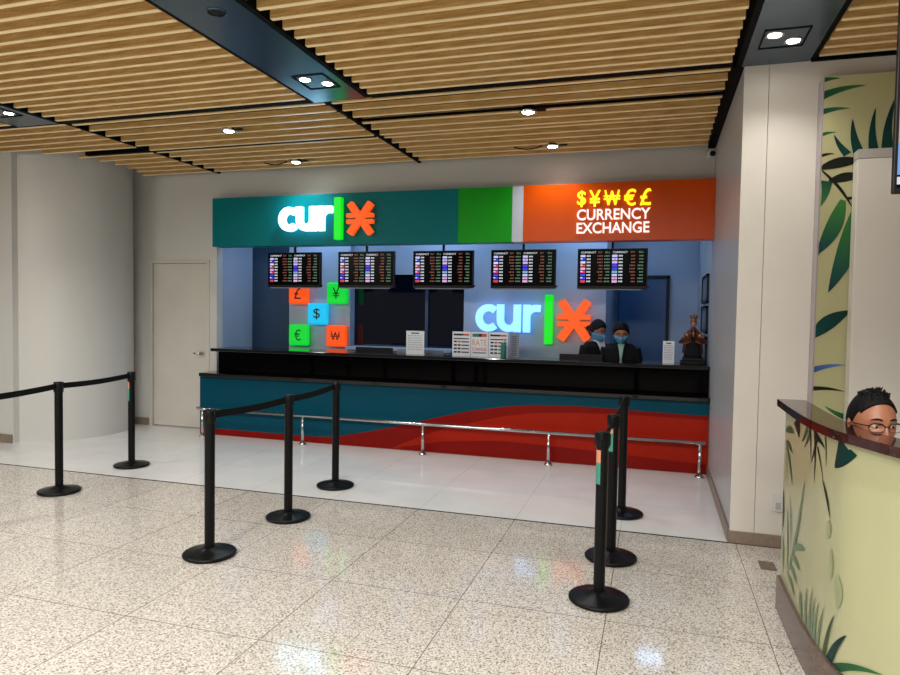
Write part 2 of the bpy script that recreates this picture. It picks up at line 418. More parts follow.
slats(-5.37, -2.70, 6.2, 7.36, 6.215, PF, .05)
slats(-2.63, .455, 6.2, 7.36, 6.215, PF, .05)
slats(left_end, -5.43, 5.03, 6.12, 5.05, .18, .06)
slats(left_end, -5.43, 6.2, 7.36, 6.215, PF, .05)
# beams (flush dark metal strips) and black joint strips
def beam(n, x0, x1, y0, y1):
    b = MB(); b.box(x0, x1, y0, y1, CZ - .005, CZ + .1, 'grey_beam', .002); b.box(x0 - .035, x0, y0, y1, CZ + .0, CZ + .14, 'strip'); b.box(x1, x1 + .035, y0, y1, CZ, CZ + .14, 'strip')
    struct(b.build('trim_beam'))
beam(1, -2.755, -2.29, .5, 5.03); beam(2, .52, .94, .5, 5.045); beam(3, -5.93, -5.45, .5, 5.0)
b = MB()
b.box(-10.5, -2.79, 4.985, 5.06, CZ + .004, CZ + .12, 'strip'); b.box(-2.25, .46, 4.985, 5.06, CZ + .004, CZ + .12, 'strip')
b.box(-2.69, -2.66, 5.03, 7.4, CZ + .004, CZ + .1, 'strip'); b.box(-5.425, -5.395, 5.03, 7.4, CZ + .004, CZ + .1, 'strip'); b.box(.47, .54, 5.05, 7.4, CZ - .003, CZ + .1, 'strip')
b.box(-6.3, -2.7, 6.145, 6.2, CZ + .002, CZ + .12, 'strip'); b.box(-2.63, .46, 5.64, 5.66, CZ + .002, CZ + .022, 'strip'); b.box(.95, 4.4, 5.02, 5.05, CZ - .01, CZ + .1, 'strip')
struct(b.build('trim_joint'))

# ================================================================ CEILING FITTINGS
def twin_downlight(cx, cy, label, e=26, rot=0):
    t = thing('twin_downlight', (cx, cy, CZ - .006), label, 'ceiling light', 'twin downlights in the dark ceiling strips')
    local(t)
    b = MB()
    for a in ((-.13, .13, -.15, -.14), (-.13, .13, .14, .15), (-.13, -.12, -.15, .15), (.12, .13, -.15, .15)): b.box(*a[:4], -.004, .006, 'strip')
    b.build('trim_frame', t)
    for k in (-1, 1):
        b = MB(); b.lathe([(.036, .002), (.05, -.006), (.056, 0), (.056, .006)], (k * .062, k * .06, 0), 'chrome', 28); q = b.build('bezel', t)
        b = MB(); b.lathe([(0, -.003), (.037, -.003), (.037, .004)], (k * .062, k * .06, 0), 'lens', 28); b.build('lens', t)
    lamp('SPOT', 'downlight_beam', (cx, cy, CZ - .03), e * 3.4, (1, .965, .91), .05, (0, 0, 0), spot=125, blend=.8)
    return t
twin_downlight(-2.49, 4.57, 'lit twin downlight in the dark strip above the left end of the teal sign')
twin_downlight(.71, 4.59, 'lit twin downlight in the dark strip in front of the white wall', 9)
twin_downlight(-5.66, 4.56, 'lit twin downlight at the far left above the round column')
for x in (-5.69, -2.49, .71, 3.0):
    for y in (1.4, -1.6): lamp('SPOT', 'downlight_beam', (x, y, CZ - .03), 190, (1, .965, .91), .06, (0, 0, 0), spot=125, blend=.8)
def downlight(cx, cy, label, e=30):
    t = thing('round_downlight', (cx, cy, CZ - .02), label, 'ceiling light', 'round downlights between the wooden slats'); local(t)
    b = MB(); b.lathe([(.05, .0), (.062, -.008), (.078, 0), (.078, .012), (.05, .03), (.045, .09), (0, .09)], (0, 0, 0), 'chrome', 28); b.build('housing', t)
    b = MB(); b.lathe([(0, -.012), (.03, -.01), (.05, -.002), (.05, .008)], (0, 0, 0), 'lens', 28); b.build('lens', t)
    b = MB(); b.box(.07, .15, -.018, .018, .002, .016, 'black', .003); b.build('bracket', t)
    lamp('SPOT', 'downlight_beam', (cx, cy, CZ - .05), e, (.9, .95, 1), .05, (0, 0, 0), spot=140, blend=.7)
    return t
downlight(-1.08, 5.67, 'lit round downlight above the white stripe, nearer the hall')
downlight(-1.05, 6.88, 'lit round downlight close to the wall above the orange sign')
downlight(-3.97, 5.57, 'lit round downlight left of the left dark strip, nearer the hall')
downlight(-4.03, 6.93, 'lit round downlight close to the wall above the teal sign')
for (x, y, lb) in ((-1.28, 6.88, 'loose black cable hanging beside the downlight above the orange sign'), (-4.28, 6.93, 'loose black cable hanging beside the downlight above the teal sign')):
    b = MB(); b.tube([(x - .17 + i * .03, y, CZ - .005 - .028 * math.sin(PI * i / 10)) for i in range(11)], .007, 'black', 8); tag(b.build('hanging_cable'), lb, 'cable')
t = thing('ceiling_sensor', (-2.48, 3.36, CZ - .006), 'small round dark disc set in the left dark ceiling strip', 'sensor'); local(t)
b = MB(); b.lathe([(0, -.012), (.02, -.012), (.035, -.004), (.05, .0), (.05, .005)], (0, 0, 0), 'black', 24); b.build('cover', t)
b = MB(); b.lathe([(.05, -.006), (.058, -.004), (.058, .004)], (0, 0, 0), 'grey_beam', 24); b.build('ring', t)
t = thing('security_camera', (.48, 7.38, 3.25), 'small white bullet camera in the corner above the orange sign', 'camera'); local(t)
b = MB(); b.tube([(.02, -.17, -.03), (-.01, -.03, 0)], .036, 'white_p', 16); b.build('body', t)
b = MB(); b.lathe([(0, 0), (.028, 0), (.028, .004), (0, .004)], (0, 0, 0), 'black', 16)
for v in b.bm.verts: v.co = Vector((.021 + v.co.x, -.174 - v.co.z, -.03 + v.co.y))
b.build('lens', t)
b = MB(); b.tube([(-.01, -.05, 0), (0, .018, .02)], .015, 'white_p', 10); b.build('bracket', t)

# ================================================================ FASCIA SIGN
t = thing('fascia_sign', (-2.4, 7.3, 2.37), 'long sign board above the booth in teal, green, white and orange', 'sign')
SY0, SY1, SZ0, SZ1 = 7.2, 7.398, 2.37, 2.975
for a, c, m in ((-5.37, -2.141, 'teal_f'), (-2.141, -1.526, 'green_f'), (-1.526, -1.405, 'white_f'), (-1.405, .538, 'orange_f')):
    b = MB(); b.box(a, c, SY0, SY1, SZ0, SZ1, m, .002); q = b.build('panel', t); q['label'] = m.split('_')[0] + ' panel'

def ribbon(pts, w, closed=False):
    """outline of a thick 2D polyline"""
    L, R_ = [], []; n = len(pts)
    for k in range(n):
        p = Vector(pts[k]); a = Vector(pts[max(k - 1, 0)]); c = Vector(pts[min(k + 1, n - 1)])
        d1 = (p - a).normalized() if k > 0 else (c - p).normalized(); d2 = (c - p).normalized() if k < n - 1 else d1
        t_ = (d1 + d2).normalized(); nn = Vector((-t_.y, t_.x)); s = w / 2 / max(.5, nn.dot(Vector((-d1.y, d1.x))))
        L.append(p + nn * s); R_.append(p - nn * s)
    return L + R_[::-1]
def letters(parent, x0, x1, z0, z1, Y, depth, mwhite, stroke):
    """the word cur in rounded lower case, one mesh per letter"""
    H_ = z1 - z0; Wd = x1 - x0
    def add(name, lines):
        b = MB()
        for k, (pts) in enumerate(lines):
            o = ribbon(pts, stroke)
            b.prism([(p.x, Y + k * .001, p.y) for p in o], (0, -depth, 0), mwhite)
        b.build(name, parent)
    s2 = stroke / 2
    # c
    cw = Wd * .36; cx = x0 + cw * .56; rz = H_ / 2 - s2; rx = cw * .56 - s2
    add('letter', [[(cx + rx * math.cos(a), z0 + H_ / 2 + rz * math.sin(a)) for a in [math.radians(48 + i * (264 / 26)) for i in range(27)]]])
    # u
    ux0 = x0 + Wd * .335 + s2; ux1 = x0 + Wd * .70 - s2; um = (ux0 + ux1) / 2; ur = (ux1 - ux0) / 2
    add('letter', [[(ux0, z1)] + [(um - ur * math.cos(a), z0 + s2 + H_ * .32 - H_ * .32 * math.sin(a)) for a in [PI * i / 14 for i in range(15)]], [(ux1, z1), (ux1, z0)]])
    # r
    qx = x0 + Wd * .74 + s2
    add('letter', [[(qx, z1), (qx, z0)], [(qx, z0 + H_ * .55)] + [(qx + Wd * .14 * (1 - math.cos(a)) , z0 + H_ * .55 + (H_ * .45 - s2) * math.sin(a)) for a in [PI / 2 * i / 10 for i in range(1, 11)]] + [(x1, z1 - s2 * 1.05)]])
def bar(parent, x0, x1, z0, z1, Y, depth, m):
    b = MB(); b.box(x0, x1, Y - depth, Y, z0, z1, m, min(.014, (x1 - x0) * .3), 3); b.build('bar', parent)
def yenx(parent, x0, x1, z0, z1, Y, depth, m, st):
    b = MB(); s = st / 2; W_ = x1 - x0; cx = (x0 + x1) / 2; zc = (z0 + z1) / 2
    for k, (a, c) in enumerate((((x0 + W_ * .15, z1 - s * .4), (x1 - W_ * .13, z0 + s * .4)), ((x1 - W_ * .13, z1 - s * .4), (x0 + W_ * .15, z0 + s * .4)),
                                ((x0 + s * .5, zc + W_ * .1), (x1 - s * .5, zc + W_ * .1)), ((x0 + s * .5, zc - W_ * .1), (x1 - s * .5, zc - W_ * .1)))):
        a, c = Vector(a), Vector(c); d = (c - a).normalized(); n = Vector((-d.y, d.x)); hw = s if k < 2 else s * .62
        o = []
        for (p, sg) in ((c, 1), (a, -1)):
            for j in range(7):
                an = -PI / 2 + PI * j / 6
                o.append(p + sg * (d * math.sqrt(abs(math.cos(an))) * hw * .3 + n * math.copysign(abs(math.sin(an)) ** .5, math.sin(an)) * hw))
        b.prism([(p.x, Y + k * .001, p.y) for p in o], (0, -depth, 0), m)
    b.build('star_symbol', parent)

t = thing('logo_sign', (-3.8, 7.2, 2.4), 'glowing logo with cur, green bar and orange symbol on teal sign board', 'logo')
letters(t, -4.37, -3.665, 2.53, 2.82, 7.165, .06, 'cloud', .08)
bar(t, -3.632, -3.53, 2.42, 2.915, 7.17, .07, 'g_glow')
yenx(t, -3.485, -3.13, 2.478, 2.848, 7.17, .06, 'o_glow', .078)
for x in (-4.3, -4.07, -3.81, -3.58, -3.3):
    b = MB(); b.box(x - .01, x + .01, 7.165, 7.2, 2.6, 2.64, 'chrome'); b.build('standoff', t)
t = thing('currency_exchange_lettering', (-.45, 7.2, 2.44), 'lit yellow money symbols over white CURRENCY EXCHANGE lettering on orange board', 'lettering')
xs = ((-.825, -.735), (-.70, -.585), (-.55, -.385), (-.345, -.225), (-.185, -.075))
for ch, (a, c) in zip('$¥₩€£', xs):
    b = MB()
    if ch == '₩': b.won((a, c, 2.73, 2.89), 7.199, 'y_glow', .02, .017)
    else: b.text(ch, (a, c, 2.725, 2.895), 7.199, 'y_glow', .02, .008)
    b.build('money_symbol', t)
b = MB(); b.text('CURRENCY', (-.825, -.08, 2.585, 2.70), 7.199, 'w_glow', .02, .014); b.build('word', t)
b = MB(); b.text('EXCHANGE', (-.825, -.085, 2.445, 2.56), 7.199, 'w_glow', .02, .014); b.build('word', t)

# inner logo
t = thing('logo_sign', (-1.5, 8.3, 1.3), 'pale blue glowing logo with cur, green bar and orange symbol inside the booth', 'logo')
letters(t, -2.185, -1.36, 1.355, 1.70, 8.24, .05, 'cloud_in', .088)
bar(t, -1.305, -1.205, 1.215, 1.825, 8.24, .07, 'g_glow')
yenx(t, -1.165, -.735, 1.27, 1.76, 8.24, .06, 'o_glow', .10)
for x in (-2.14, -1.84, -1.53, -1.25, -.95):
    b = MB(); b.box(x - .01, x + .01, 8.24, 8.3, 1.5, 1.54, 'chrome'); b.build('standoff', t)

# currency cubes
for ch, cx, cz, m, word in (('£', -4.64, 1.81, 'o_cube', 'orange square with pound sign, upper left'), ('¥', -4.065, 1.82, 'g_cube', 'green square with yen sign, upper right'),
                            ('$', -4.35, 1.54, 'c_cube', 'cyan square with dollar sign, in the middle'), ('€', -4.635, 1.25, 'g_cube', 'green square with euro sign, lower left'),
                            ('₩', -4.07, 1.25, 'o_cube', 'orange square with won sign, lower right')):
    t = thing('currency_light_box', (cx, 8.2, cz - .15), 'glowing ' + word + ' of the five on the booth wall', 'light box', 'currency symbol light boxes')
    b = MB(); b.box(cx - .143, cx + .143, 8.04, 8.13, cz - .143, cz + .143, m, .028, 4); b.build('box', t)
    b = MB(); w = .072 if ch == '₩' else .05
    if ch == '₩': b.won((cx - w, cx + w, cz - .06, cz + .06), 8.0395, 'ink', .002, .012)
    else: b.text(ch, (cx - w, cx + w, cz - .075, cz + .075), 8.0395, 'ink', .002, 0)
    b.build('money_symbol', t)
    b = MB(); b.box(cx - .03, cx + .03, 8.13, 8.2, cz - .03, cz + .03, 'black'); b.build('mount', t)

# ================================================================ RATE SCREENS
def rate_screen(cx, label, zt=2.315):
    t = thing('rate_screen', (cx, 7.5, zt - .44), label, 'screen', 'exchange rate screens hanging under the sign'); local(t)
    W_, H_ = .745, .44
    b = MB(); b.box(-W_ / 2, W_ / 2, 0, .05, 0, H_, 'black', .006); b.build('casing', t)
    b = MB(); b.box(-W_ / 2 + .012, W_ / 2 - .012, -.002, .001, .03, H_ - .012, 'screen')
    px = lambda u: -W_ / 2 + u * W_
    for (u0, u1, tx, m) in ((.05, .27, 'CURRENCY', 's_white'), (.3, .36, 'BUY', 's_brown'), (.40, .47, 'SELL', 's_green'), (.51, .72, 'CURRENCY', 's_white'), (.765, .825, 'BUY', 's_brown'), (.875, .945, 'SELL', 's_green')):
        b.text(tx, (px(u0), px(u1), H_ * .885, H_ * .93), -.002, m, .001, .01)
    fl = ['s_lav', 's_blue', 's_white', 's_red', 's_pink', 's_red', 's_blue', 's_blue', 's_red']
    fr = ['s_lav', 's_lav', 's_pink', 's_blue', 's_blue', 's_cyan', 's_lav', 's_pink', 's_pink']
    rnd = random.Random(3)
    for r in range(9):
        z = H_ * (.80 - r * .079); h = H_ * .036
        b.box(px(.045), px(.115), -.0035, -.002, z - h * .3, z + h * 1.25, fl[r]); b.box(px(.5), px(.575), -.0035, -.002, z - h * .3, z + h * 1.25, fr[r])
        if r % 2: b.box(px(.045), px(.075), -.0042, -.003, z + h * .4, z + h * 1.2, 's_white'); b.box(px(.53), px(.555), -.0042, -.003, z + h * .2, z + h * .9, 's_red' if r > 4 else 's_blue')
        for (u, n, m) in ((.135, 3, 's_white'), (.595, 3, 's_white')):
            for k in range(n): b.box(px(u + k * .02), px(u + k * .02 + .014), -.0035, -.002, z, z + h, m)
        for (u, n, m) in ((.29, 4, 's_brown'), (.39, 4, 's_green'), (.75, 4, 's_brown'), (.865, 4, 's_green')):
            n2 = n - rnd.randint(0, 1)
            for k in range(n2): b.box(px(u + (n - n2 + k) * .02), px(u + (n - n2 + k) * .02 + .012), -.0035, -.002, z, z + h * .9, m)
    b.build('display', t)
    b = MB(); b.box(-.012, .012, .02, .044, H_, 2.98 - (zt - .44), 'black'); b.build('hanging_pole', t)
    b = MB(); b.box(W_ / 2, W_ / 2 + .02, .01, .03, .015, .035, 'black', .003); b.build('knob', t)
    b = MB(); b.box(-W_ / 2 + .03, W_ / 2 - .06, .006, .04, -.012, -.0, 'frame_grey'); b.build('bottom_strip', t)
for cx, w in ((-4.385, 'leftmost of the five, above the pound light box'), (-3.395, 'second of the five from the left, above the yen light box'), (-2.41, 'middle one of the five, above the dark window'),
              (-1.455, 'fourth of the five from the left, above the inner logo'), (-.47, 'rightmost of the five, under the orange sign')):
    rate_screen(cx, 'black exchange rate screen, ' + w)

# ================================================================ COUNTER
t = thing('service_counter', (-2.4, 7.4, 0), 'long booth counter with black granite tops and teal and red front', 'counter')
b = MB(); b.box(-5.5, .535, 7.135, 7.39, .0, .74, 'teal'); b.box(-5.44, .535, 7.39, 7.6, .0, .74, 'teal'); b.build('cabinet', t)
b = MB()   # printed front: teal field, dark red swoosh, bright red swoosh
def prof(tab, x):
    if x <= tab[0][0]: return tab[0][1]
    for (a, za), (c, zc) in zip(tab, tab[1:]):
        if x <= c: u = (x - a) / (c - a); return za + (zc - za) * u
    return tab[-1][1]
dk = [(-5.5, .08), (-3.9, .075), (-3.614, .09), (-3.15, .19), (-2.8, .27), (-2.485, .36), (-1.957, .497), (-1.561, .568), (-1.219, .606), (-.74, .62), (-.4, .612), (.54, .59)]
br = [(-5.5, .0), (-2.9, .0), (-2.6, .14), (-2.292, .262), (-1.879, .379), (-1.559, .465), (-1.218, .52), (-.738, .548), (-.127, .56), (.54, .55)]
lo = [(-5.5, .0), (-2.9, .0), (-2.3, .13), (-1.6, .19), (-.9, .17), (-.1, .13), (.54, .1)]
N_ = 72; X = [-5.5 + i * (6.035 / N_) for i in range(N_ + 1)]
lv = [[0, *(sorted((prof(lo, x) * .999, prof(br, x), prof(dk, x)))), .74] for x in X]
for i in range(N_):
    for j, m in enumerate(('red_d', 'red', 'red_d', 'teal')):
        q = [(X[i], 7.133, lv[i][j]), (X[i + 1], 7.133, lv[i + 1][j]), (X[i + 1], 7.133, lv[i + 1][j + 1]), (X[i], 7.133, lv[i][j + 1])]
        if q[3][2] - q[0][2] < 1e-5 and q[2][2] - q[1][2] < 1e-5: continue
        if q[3][2] - q[0][2] < 1e-5: q = q[:3]
        elif q[2][2] - q[1][2] < 1e-5: q = [q[0], q[1], q[3]]
        b.poly(q, m)
b.build('front_panel', t)
b = MB(); b.box(-5.45, .537, 7.04, 7.39, .74, .785, 'granite_edge', .008); b.build('ledge', t)
b = MB(); b.box(-5.32, .537, 7.26, 7.6, .785, 1.05, 'granite_black', .003); b.build('riser', t)
b = MB(); b.box(-5.37, .537, 7.16, 7.66, 1.05, 1.09, 'granite_edge', .008); b.build('countertop', t)

t = thing('handrail', (-2.4, 6.97, 0), 'long low steel foot rail in front of the teal and red counter', 'rail')
b = MB(); b.tube([(-5.43, 7.03, .345), (-5.42, 6.985, .35), (-5.37, 6.965, .345), (-5.2, 6.965, .345)], .019, 'chrome', 14); b.tube([(-5.2, 6.965, .345), (.5, 6.965, .345)], .019, 'chrome', 14); b.build('rail_tube', t)
for x in (-5.335, -3.94, -2.44, -1.04, .45):
    b = MB(); b.tube([(x, 6.965, .02), (x, 6.965, .345)], .016, 'chrome', 14); q = b.build('post', t)
    b = MB(); b.lathe([(0, .0), (.042, 0), (.042, .012), (.03, .03), (.016, .034)], (x, 6.965, 0), 'chrome', 20); b.build('flange', q)

# back ledge and equipment
t = thing('back_desk', (-3.2, 8.1, 0), 'low blue grey desk under the dark window behind the counter', 'desk')
b = MB(); b.box(-3.9, -2.45, 7.98, 8.28, 1.08, 1.12, 'booth_wall', .004); b.build('desk_top', t)
b = MB(); b.box(-3.86, -3.82, 8.0, 8.26, 0, 1.08, 'booth_dark'); b.build('side_panel', t); b = MB(); b.box(-2.53, -2.49, 8.0, 8.26, 0, 1.08, 'booth_dark'); b.build('side_panel', t)
b = MB(); b.box(-3.82, -2.53, 8.0, 8.02, .2, 1.08, 'booth_dark'); b.build('front_board', t)
t = thing('staff_desk', (-2.4, 7.9, 0), 'dark work surface running behind the granite counter', 'desk')
b = MB(); b.box(-5.3, -.68, 7.665, 7.87, .80, .84, 'black', .004); b.build('desk_top', t)
for x in (-5.2, -3.2, -1.2):
    b = MB(); b.box(x - .02, x + .02, 7.67, 7.86, 0, .80, 'black'); b.build('side_panel', t)
def monitor(x0, x1, zt, m, label):
    cx = (x0 + x1) / 2
    t = thing('desk_monitor', (cx, 7.76, .84), label, 'monitor', 'monitors behind the counter')
    b = MB(); b.box(x0, x1, 7.715, 7.745, zt - .25, zt, m, .005); b.build('casing', t)
    b = MB(); b.box(x0 + .015, x1 - .015, 7.7455, 7.747, zt - .235, zt - .015, 'screen'); b.build('display', t)
    b = MB(); b.box(cx - .02, cx + .02, 7.722, 7.742, .852, zt - .2, 'black'); b.build('stand', t)
    b = MB(); b.box(cx - .1, cx + .1, 7.675, 7.80, .84, .852, 'black', .004); b.build('base', t)
monitor(-3.62, -3.12, 1.135, 'black', 'black monitor edge showing above the counter left of the price card')
monitor(-3.06, -2.46, 1.125, 'frame_grey', 'grey monitor back behind the small white price card')
monitor(-1.05, -.56, 1.135, 'black', 'black monitor edge above the counter in front of the left masked clerk')

# price cards
def card(cx, w, h, label, rows, name='price_card'):
    t = thing(name, (cx, 7.4, 1.09), label, 'card'); local(t)
    b = MB(); b.box(-w / 2, w / 2, -.004, .004, 0, h, 'paper', .001); b.build('sheet', t)
    b = MB(); b.box(-w / 2 + .01, w / 2 - .01, .004, .07, 0, .006, 'paper'); b.build('foot', t)
    b = MB(); b.box(-w * .22, w * .22, -.0055, -.004, h * .88, h * .93, 'ink')
    rnd = random.Random(5)
    for r in range(rows):
        z = h * (.78 - r * .68 / rows); u = -w * .4
        while u < w * .36:
            l = w * rnd.uniform(.06, .16); b.box(u, min(u + l, w * .4), -.0055, -.004, z, z + h * .025, 'frame_grey'); u += l + w * .04
    b.build('printing', t)
card(-2.703, .225, .275, 'small white price card standing alone left of the wide rate board', 7)
card(.14, .115, .235, 'narrow white card standing on the counter left of the crowned figurine', 9)
t = thing('rate_board', (-1.91, 7.42, 1.09), 'wide folded white board headed RATE standing on the counter', 'board')
for i, (x0, x1) in enumerate(((-2.245, -2.03), (-2.02, -1.82), (-1.81, -1.59))):
    b = MB(); b.box(x0, x1, 7.40, 7.408, 1.09, 1.37, 'paper', .001); q = b.build('panel', t)
    b = MB(); Yp = 7.3999; w = x1 - x0
    if i == 1:
        b.box(x0 + .015, x0 + .09, 7.398, 7.4, 1.315, 1.352, 'tealp'); b.box(x0 + .09, x0 + .125, 7.398, 7.4, 1.315, 1.352, 'ink'); b.box(x0 + .125, x1 - .015, 7.398, 7.4, 1.315, 1.352, 'rust')
        b.text('RATE', (x0 + .015, x1 - .015, 1.215, 1.285), Yp, 'peach', .0015, .01); b.text('CHANGE', (x0 + .015, x1 - .015, 1.155, 1.195), Yp, 'rust', .0015, .01)
        b.box(x0 + .02, x1 - .02, 7.398, 7.4, 1.125, 1.14, 'frame_grey')
    else:
        b.box(x0 + .015, x0 + w * .6, 7.398, 7.4, 1.325, 1.347, 'ink'); b.box(x0 + w * .6, x1 - .015, 7.398, 7.4, 1.325, 1.347, 'rust')
        b.box(x0 + .015, x1 - .015, 7.398, 7.4, 1.283, 1.296, 'ink')
        for k, z in enumerate((1.245, 1.205, 1.165, 1.125)):
            b.box(x0 + .02, x0 + .055, 7.398, 7.4, z, z + .02, 'ink'); b.box(x0 + .065, x0 + .10, 7.398, 7.4, z, z + .02, 'rust' if k < 1 else 'ink'); b.box(x0 + .11, x1 - .015, 7.398, 7.4, z + .002, z + .016, 'ink')
    b.build('printing', q)
b = MB(); b.box(-1.57, -1.465, 7.42, 7.426, 1.09, 1.37, 'frame_grey', .001)
for k in range(10): b.box(-1.55, -1.49, 7.418, 7.42, 1.11 + k * .024, 1.12 + k * .024, 'booth_dark')
b.build('side_sheet', t)
b = MB(); b.box(-2.24, -1.6, 7.409, 7.46, 1.09, 1.096, 'paper'); b.build('foot', t)
t = thing('sanitizer_bottle', (-1.625, 7.34, 1.09), 'small teal pump bottle in front of the wide rate board', 'bottle'); local(t)
b = MB(); b.lathe([(0, 0), (.03, 0), (.032, .01), (.032, .13), (.026, .155), (.012, .165), (.012, .17), (0, .17)], (0, 0, 0), 'tealp', 20); b.build('body', t)
b = MB(); b.lathe([(0, .17), (.013, .17), (.013, .19), (.004, .192), (.004, .215), (0, .215)], (0, 0, 0), 'white_p', 14); b.box(-.035, .008, -.006, .006, .212, .222, 'white_p', .002); b.build('pump', t)

# crowned figurine
t = thing('crowned_figurine', (.385, 7.5, 1.09), 'small crowned figurine in maroon and gold cape at the right end of the counter', 'figurine'); local(t)
b = MB(); b.box(-.115, .115, -.1, .1, 0, .03, 'black', .006); b.box(-.095, .095, -.085, .085, .03, .06, 'black', .006); b.build('pedestal', t)
b = MB(); b.lathe([(0, .06), (.085, .06), (.083, .1), (.06, .2), (.04, .28), (.032, .33), (.02, .35), (0, .35)], (0, 0, 0), 'jacket', 24, 1, .8); b.build('gown', t)
b = MB()
for s in (-1, 1):
    rows = []
    for i in range(7):
        u = i / 6.0
        xo = s * (.02 + .115 * u); zt = .345 - .13 * u ** 1.2; zb = .235 - .03 * u
        rows.append([(xo, -.055 + .05 * u, zt), (xo * 1.0, -.075 + .06 * u, (zt + zb) / 2), (xo, -.05 + .05 * u, zb - .02 * math.sin(PI * u))])
    for a, c in zip(rows, rows[1:]):
        for k in range(2): b.prism([a[k], c[k], c[k + 1], a[k + 1]], (0, .012, 0), 'red_cloth')
b.lathe([(0, .36), (.02, .355), (.06, .31), (.085, .26), (.095, .15), (.1, .1)], (0, .03, 0), 'red_cloth', 20, 1, .5)
b.build('cape', t)
b = MB()
for s in (-1, 1): b.tube([(s * .02, -.056, .222), (s * .07, -.045, .195), (s * .13, -.01, .2)], .006, 'gold', 8); b.ell((s * .06, -.062, .275), (.018, .008, .024), 'gold')
b.ell((0, -.07, .29), (.012, .008, .03), 'gold'); b.tube([(-.02, -.05, .345), (0, -.06, .33), (.02, -.05, .345)], .006, 'gold', 8); b.build('gold_embroidery', t)
b = MB(); b.ell((0, -.01, .385), (.026, .027, .032), 'doll_skin'); b.ell((0, -.037, .382), (.004, .005, .005), 'doll_skin'); b.tube([(0, 0, .34), (0, -.005, .37)], .011, 'doll_skin', 10); b.build('head', t)
b = MB(); b.ell((0, .004, .392), (.031, .028, .033), 'hair'); b.build('curly_hair', t)
b = MB(); b.lathe([(.024, .41), (.03, .42), (.026, .43), (.034, .455), (.03, .452), (.022, .43), (.02, .41)], (0, -.003, 0), 'gold', 16)
for k in range(8):
    a = 2 * PI * k / 8; b.tube([(.031 * math.cos(a), -.003 + .031 * math.sin(a), .45), (.04 * math.cos(a), -.003 + .04 * math.sin(a), .482)], [.006, .001], 'gold', 6)
b.ell((0, -.003, .475), (.012, .012, .012), 'gold'); b.build('crown', t)
for s in (-1, 1):
    b = MB(); b.tube([(s * .05, -.03, .27), (s * .085, -.08, .262)], [.016, .01], 'red_cloth', 10); b.ell((s * .088, -.087, .262), (.009, .01, .008), 'doll_skin'); b.build('arm', t)
b = MB(); b.ell((.09, -.095, .28), (.013, .013, .013), 'gold'); b.tube([(-.09, -.09, .235), (-.09, -.09, .31)], .003, 'gold', 6); b.build('orb_and_sceptre', t); t.scale = (1.07, 1, 1.08)

# frames on the right booth wall
for k, (z0, z1, w) in enumerate(((1.735, 2.05, 'top'), (1.405, 1.705, 'middle'), (1.09, 1.37, 'lowest'))):
    t = thing('picture_frame', (.54, 8.05, z0), w + ' dark framed picture of the three on the booth side wall', 'picture', 'framed pictures on the booth side wall')
    b = MB()
    y0, y1 = 7.66, 8.5
    b.box(.515, .539, y0, y1, z0, z0 + .02, 'black'); b.box(.515, .539, y0, y1, z1 - .02, z1, 'black'); b.box(.515, .539, y0, y0 + .03, z0, z1, 'black'); b.box(.515, .539, y1 - .03, y1, z0, z1, 'black'); b.build('frame', t)
    b = MB(); b.box(.526, .538, y0 + .03, y1 - .03, z0 + .02, z1 - .02, 'booth_dark')
    for j in range(3): b.box(.5245, .526, y0 + .08 + j * .25, y0 + .26 + j * .25, z0 + .05, z1 - .05, 'frame_grey')
    b.build('picture', t)

# ================================================================ BARRIER POSTS
def post_proto():
    t = thing('barrier_post', (0, 0, 0), '-', 'barrier post'); local(t)
    b = MB(); b.lathe([(0, 0), (.155, 0), (.166, .006), (.168, .018), (.163, .024), (.155, .026), (.10, .036), (.05, .048), (.04, .056), (0, .056)], (0, 0, 0), 'black_metal', 56); b.build('base', t)
    b = MB(); b.lathe([(.032, .05), (.032, .87)], (0, 0, 0), 'black_metal', 28); b.build('pole', t)
    b = MB(); b.lathe([(.037, .86), (.0385, .862), (.0385, .942), (.036, .948), (0, .95)], (0, 0, 0), 'black', 28)
    for a in range(4):
        c, s_ = math.cos(a * PI / 2), math.sin(a * PI / 2)
        b.tube([(.036 * c, .036 * s_, .872), (.036 * c, .036 * s_, .94)], .008, 'black', 6)
    b.build('belt_head', t)
    return t
P0 = post_proto(); first = [True]
def sticker(t, ang, z=.72):
    c, s_ = math.cos(ang), math.sin(ang); b = MB()
    for m, z0, z1 in (('amber', z + .06, z + .13), ('mint', z - .06, z + .06)):
        for k in range(6):
            a0 = ang - .55 + k * .183; a1 = a0 + .183; r = .0327
            b.poly([(r * math.cos(a0), r * math.sin(a0), z0), (r * math.cos(a1), r * math.sin(a1), z0), (r * math.cos(a1), r * math.sin(a1), z1), (r * math.cos(a0), r * math.sin(a0), z1)], m)
    q = b.build('sticker', t); q['label'] = 'peach and green sticker'
def belt(t, frm, to):
    d = Vector((to[0] - frm[0], to[1] - frm[1], 0)); L_ = d.length; d.normalize(); n = Vector((-d.y, d.x, 0)) * .0012
    b = MB(); rows = []
    for i in range(13):
        u = i / 12; p = d * (.039 + (L_ - .078) * u); zc = .912 - .012 * math.sin(PI * u)
        rows.append([b.bm.verts.new(p + s_ * n + Vector((0, 0, zc + h))) for s_, h in ((1, -.024), (1, .024), (-1, .024), (-1, -.024))])
    i0 = b.mi('belt')
    for a, c in zip(rows, rows[1:]):
        for k in range(4): b.bm.faces.new((a[k], c[k], c[(k + 1) % 4], a[(k + 1) % 4])).material_index = i0
    b.bm.faces.new(rows[0][::-1]); b.bm.faces.new(rows[-1]); b.build('belt', t)
def post(xy, label, to=None, st=None):
    t = P0 if first[0] else copy_tree(P0b)
    t.location = (xy[0], xy[1], 0); t['label'] = label; t['group'] = 'black belt barrier posts'
    return t
